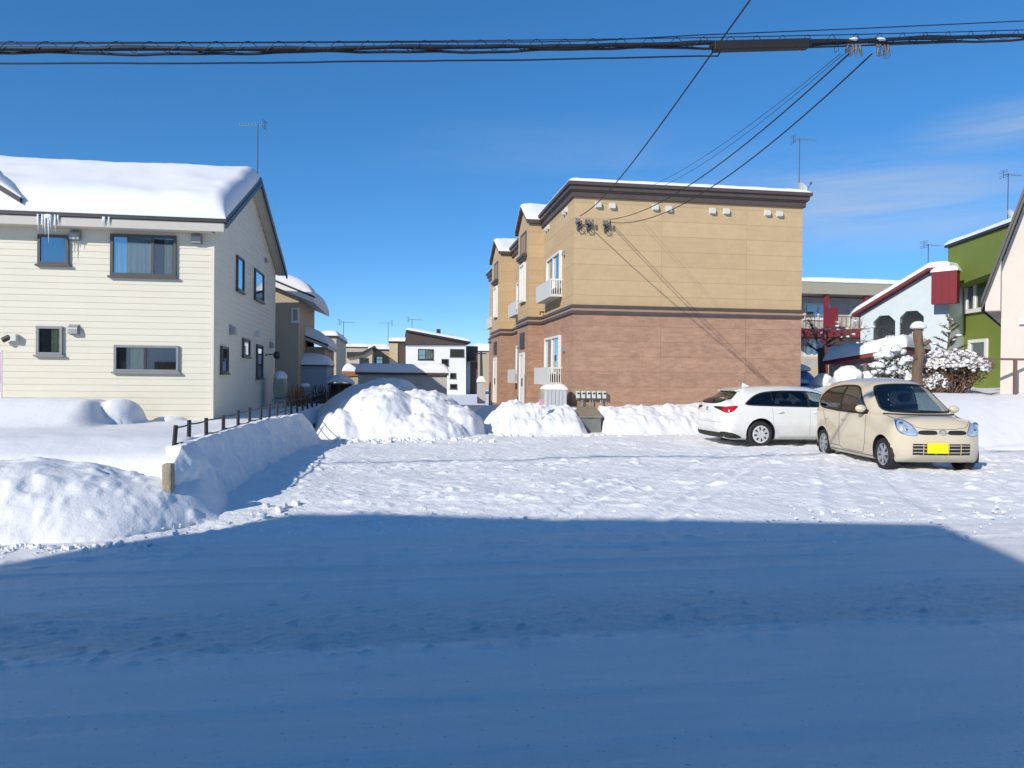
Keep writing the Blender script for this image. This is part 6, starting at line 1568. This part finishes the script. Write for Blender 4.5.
snowshrub('round_shrub','wide domed shrub of brown twigs loaded with snow, right of the lopped trunk',952,367,20.6,1.02,.50,1.2,34,11,1700,2000)
snowshrub('low_shrub','small half-buried brown shrub speckled with snow at the foot of the domed shrub',936,387,20.0,.34,.42,1.15,14,12,300,260)
def evergreen(label,px,py,Yp,seed,cl,r,name='snowy_evergreen'):
    """dark evergreen whose boughs carry cushions of snow"""
    rnd=random.Random(seed); c=at(px,py,Yp); t=thing(name,label,'shrub',(c.x,Yp,1.1)); lf=MB(); sn=MB(); st=MB()
    for (qx,qy,rad) in cl:
        q=at(qx,qy,Yp); q.y+=rnd.uniform(-.25,.25); st.tube([(c.x,Yp,.9),((c.x+q.x)/2,Yp,(1.0+q.z)/2),tuple(q)],[.04,.03,.015],5)
        sn.blob((q.x,q.y,q.z+.03),rad*1.1,rad*1.0,rad*.72,14,9,.14,seed=seed+int(qx),flat=True)
        for j in range(5): sn.blob((q.x+rnd.gauss(0,rad*.6),q.y-rnd.random()*rad*.6,q.z+rnd.gauss(0,rad*.35)),rad*.45,rad*.4,rad*.3,8,6,.2,seed=j+int(qy))
        for i in range(int(260*rad/.3)):
            d_=Vector((rnd.gauss(0,1),rnd.gauss(0,1),rnd.gauss(-.45,.6))).normalized(); p_=Vector(q)+Vector((d_.x*rad*1.05,d_.y*rad,d_.z*rad*.85-.03)); s_=rnd.uniform(.03,.07)
            n1=(d_+Vector((rnd.gauss(0,.5),rnd.gauss(0,.5),rnd.gauss(0,.5)))).normalized(); n2=n1.cross(Vector((rnd.random(),rnd.random(),rnd.random()))).normalized()
            lf.add([p_-n1*s_*.3,p_+n2*s_*.35,p_+n1*s_,p_-n2*s_*.35],[(0,1,2,3)])
    st.build('stems',M['bark'],t); lf.build('foliage',M['leafdark'],t); sn.build('snow_load',M['snow_roof'],t,smooth=True)
evergreen('dark evergreen bush weighed down by big cushions of snow, left of the lopped trunk',886,368,21.5,21,[(879,358,.26),(893,352,.30),(906,362,.26),(873,368,.22),(888,371,.24),(900,375,.24),(884,381,.24),(907,381,.2)],1)
# pine sapling
pc=at(943,368,22.5); t=thing('pine_sapling','small dark pine with thin tiered branches behind the domed shrub','pine tree',(pc.x,22.5,1.3)); rnd=random.Random(31)
zt=zs(950,318,22.5); ptop=at(951,318,22.5).x
MB().tube([(pc.x,22.5,1.2),(ptop,22.5,zt)],[.045,.012],7).build('trunk',M['bark'],t)
m=MB(); lf=MB(); sn=MB()
for i in range(26):
    f=.12+.85*(i/26); b0=Vector((pc.x+(ptop-pc.x)*f,22.5,1.2+(zt-1.2)*f)); a=i*2.4; l=(1-f)*1.15+.14
    e_=b0+Vector((math.cos(a)*l,math.sin(a)*l*.7,.12+.18*rnd.random())); m.tube([b0,e_],[.016,.006],4)
    nn=int(30*l)+8
    for k in range(nn):
        q=b0+(e_-b0)*(.25+.75*k/nn); 
        for j in range(5):
            d_=Vector((rnd.gauss(0,1),rnd.gauss(0,1),rnd.gauss(.5,.7))).normalized(); s_=rnd.uniform(.04,.09); n2=d_.cross(Vector((.3,.5,.8))).normalized()
            lf.add([q,q+d_*s_*.5+n2*.008,q+d_*s_,q+d_*s_*.5-n2*.008],[(0,1,2,3)])
    if i%2==0: MB().blob(tuple(b0+(e_-b0)*.7+Vector((0,0,.03))),.12,.10,.05,8,5,.2,seed=i).build('snow_clump',M['snow_roof'],t,smooth=True)
m.build('branches',M['bark'],t); lf.build('needles',M['leafdark'],t)
# bare pruned tree by the back apartments
def bare(name,label,pxb,pyb,pxt,pyt,Yp,r,sd,nb,L,dep,zb=.4,snow=0,grp=None):
    a=at(pxb,pyb,Yp); b=at(pxt,pyt,Yp); a.z=zb; t=thing(name,label,'tree',tuple(a),grp); rnd=random.Random(sd)
    MB().tube([a,(a+b)/2+Vector((.04,0,0)),b],[r*1.2,r,r*.9],10).build('trunk',M['bark'],t)
    m=MB(); tips=[]
    for i in range(nb):
        an=2*math.pi*i/nb+rnd.uniform(-.3,.3); d_=Vector((math.cos(an),math.sin(an),rnd.uniform(.25,1.1))).normalized(); tw(m,b-Vector((0,0,rnd.uniform(0,.3))),d_,L*rnd.uniform(.7,1.1),r*.19,dep,rnd,tips,.12,.55,3)
    m.build('branches',M['twig'],t)
    if snow:
        MB().blob((b.x,b.y,b.z+.02),r*1.3,r*1.3,r*.8,10,6,.1,flat=True).build('snow_cap',M['snow_roof'],t,smooth=True)
        for (q,rr_,dp) in rnd.sample(tips,min(snow,len(tips))): MB().blob((q.x,q.y,q.z+.02),.09,.08,.05,7,5,.2,seed=sd).build('snow_clump',M['snow_roof'],t,smooth=True)
    return t
bare('pruned_tree','small bare pruned tree with spreading twigs before the red galleries',822,388,821,348,30,.16,41,7,.95,4,.3,26)
bare('bare_treetop','bare dark treetop showing over the flat roof of the pale blue house',940,300,940,280,46,.12,42,6,.62,4,0)
bare('bare_treetop','bare treetop rising behind the roof of the moss green house',975,290,975,256,48,.12,43,6,.6,4,0)
# round snow-covered bushes
for (px,py,Yp,r_,lab) in ((848,377,22.5,.43,'smooth round bush fully buried in snow, left of the snow-laden evergreen'),(868,378,22.8,.36,'second smooth snow-buried bush, touching the snow-laden evergreen'),(823,381,24.0,.33,'small snow mound on a bush right beside the blue car')):
    p=at(px,py,Yp); t=thing('buried_bush',lab,'shrub',(p.x,Yp,.9),'snow-buried bushes'); 
    bm_=MB().blob((p.x,Yp,p.z-.05),r_,r_,r_*.92,40,26,0,seed=int(px))
    va=np.array(bm_.v); o_=np.array((p.x,Yp,p.z-.05)); dv=va-o_; k_=1+.30*fbm(dv[:,0]*3.2+dv[:,1]*2.4+px,dv[:,2]*3.2+dv[:,1]*2,4,int(px))+.12*fbm(dv[:,0]*9+dv[:,1]*4,dv[:,2]*9,3,3)
    bm_.v=[tuple(x) for x in o_+dv*k_[:,None]]; bm_.build('snow_cap',M['snow_roof'],t,smooth=True)
    m=MB(); rnd=random.Random(int(px))
    for i in range(60):
        a=rnd.uniform(0,6.28); q=Vector((p.x+r_*.7*math.cos(a),Yp+r_*.7*math.sin(a),.8)); m.tube([q,q+Vector((rnd.gauss(0,.08),rnd.gauss(0,.08),p.z-r_*.55-.8))],[.012,.006],4)
    m.build('stems',M['twig'],t)
# ================================================================ CAMERA, SUN, SKY
cam = bpy.data.cameras.new('camera'); co = bpy.data.objects.new('camera', cam); C.objects.link(co)
cam.sensor_width = 36; cam.lens = _f/1024*36; cam.clip_start = .05; cam.clip_end = 6000
# image-plane right/up after the small roll
rr = RT*math.cos(_r)+UP*math.sin(_r)*1.0; 
ir = RT*math.cos(_r)+UP*math.sin(_r); iu = -RT*math.sin(_r)+UP*math.cos(_r)
mw = Matrix((ir, iu, -FW)).transposed().to_4x4(); mw.translation = (0,0,CZ); co.matrix_world = mw
bpy.context.scene.camera = co
sd = Vector((math.sin(R(SUN_AZ))*math.cos(R(SUN_EL)), math.cos(R(SUN_AZ))*math.cos(R(SUN_EL)), -math.sin(R(SUN_EL))))
sl = bpy.data.lights.new('sun','SUN'); sl.energy = SUN_E; sl.angle = R(.53); sl.color = (1,.93,.83)
so = bpy.data.objects.new('sun', sl); C.objects.link(so); so.rotation_euler = sd.to_track_quat('-Z','Y').to_euler(); so.location = (-30,-30,30)
w = bpy.data.worlds.new('World'); bpy.context.scene.world = w; w.use_nodes = True; t = w.node_tree; N = t.nodes; L = t.links
bg = N['Background']; sky = N.new('ShaderNodeTexSky'); sky.sky_type='NISHITA'; sky.sun_disc=False
sky.sun_elevation = R(SUN_EL); sky.sun_rotation = R(180+SUN_AZ); sky.altitude = ALT; sky.air_density = AIR; sky.dust_density = DUST; sky.ozone_density = OZ
hs = N.new('ShaderNodeHueSaturation'); hs.inputs['Saturation'].default_value = SAT; hs.inputs['Hue'].default_value = .500; gm_ = N.new('ShaderNodeGamma'); gm_.inputs['Gamma'].default_value = GAM; L.new(sky.outputs[0], gm_.inputs['Color']); L.new(gm_.outputs[0], hs.inputs['Color'])
tc = N.new('ShaderNodeTexCoord')
# thin cirrus, stretched along the horizon, only in a few directions of the sky
def dirmask(v, r0, r1, squash=(1,1,1)):
    s = N.new('ShaderNodeVectorMath'); s.operation='SUBTRACT'; L.new(tc.outputs['Generated'], s.inputs[0]); s.inputs[1].default_value = tuple(v)
    q = N.new('ShaderNodeVectorMath'); q.operation='MULTIPLY'; L.new(s.outputs[0], q.inputs[0]); q.inputs[1].default_value = squash
    l = N.new('ShaderNodeVectorMath'); l.operation='LENGTH'; L.new(q.outputs[0], l.inputs[0])
    m = N.new('ShaderNodeMapRange'); m.interpolation_type='SMOOTHSTEP'; m.inputs['From Min'].default_value=r0; m.inputs['From Max'].default_value=r1; m.inputs['To Min'].default_value=1; m.inputs['To Max'].default_value=0
    L.new(l.outputs['Value'], m.inputs['Value']); return m
def sn(sc, st, det=7, ro=.62, dist=.6, rot=(0,0,0)):
    mp = N.new('ShaderNodeMapping'); mp.inputs['Scale'].default_value = st; mp.inputs['Rotation'].default_value = rot; L.new(tc.outputs['Generated'], mp.inputs['Vector'])
    n = N.new('ShaderNodeTexNoise'); n.inputs['Scale'].default_value = sc; n.inputs['Detail'].default_value=det; n.inputs['Roughness'].default_value=ro; n.inputs['Distortion'].default_value=dist
    L.new(mp.outputs[0], n.inputs['Vector']); return n
def mul(a, b):
    m = N.new('ShaderNodeMath'); m.operation='MULTIPLY'
    for i, q in enumerate((a,b)):
        if isinstance(q,(int,float)): m.inputs[i].default_value = q
        else: L.new(q, m.inputs[i])
    return m.outputs[0]
def add(a, b):
    m = N.new('ShaderNodeMath'); m.operation='ADD'; m.use_clamp=True; L.new(a,m.inputs[0]); L.new(b,m.inputs[1]); return m.outputs[0]
cn = sn(3.2, (1,1,6.5), rot=(.06,.10,0)); cr = N.new('ShaderNodeMapRange'); cr.inputs['From Min'].default_value=.36; cr.inputs['From Max'].default_value=.74; L.new(cn.outputs['Fac'], cr.inputs['Value'])
D = lambda px,py: ray(px,py).normalized()
m1 = dirmask(D(900,205), .02, .24, (1,1,3.0)); m2 = dirmask(D(1010,125), .0, .13, (1,1,3.6)); m3 = dirmask(D(560,155), .0, .30, (1,1,5)); m4 = dirmask(D(760,185), .0, .26, (1,1,4))
msum = add(add(mul(m1.outputs[0],.62), mul(m2.outputs[0],.55)), add(mul(m3.outputs[0],.16), mul(m4.outputs[0],.30)))
fac = mul(msum, cr.outputs[0])
mx = N.new('ShaderNodeMixRGB'); L.new(fac, mx.inputs[0]); L.new(hs.outputs[0], mx.inputs[1]); mx.inputs[2].default_value = (CLD*.82,CLD*.9,CLD,1)
L.new(mx.outputs[0], bg.inputs['Color']); bg.inputs['Strength'].default_value = SKY_S
sc = bpy.context.scene; sc.view_settings.view_transform='Standard'; sc.view_settings.look='None'; sc.view_settings.exposure=EXPO; sc.view_settings.gamma=1; sc.view_settings.use_curve_mapping=False
sc.render.engine='CYCLES'; sc.render.resolution_x=1024; sc.render.resolution_y=768
sc.cycles.max_bounces = 8; sc.cycles.transparent_max_bounces = 16
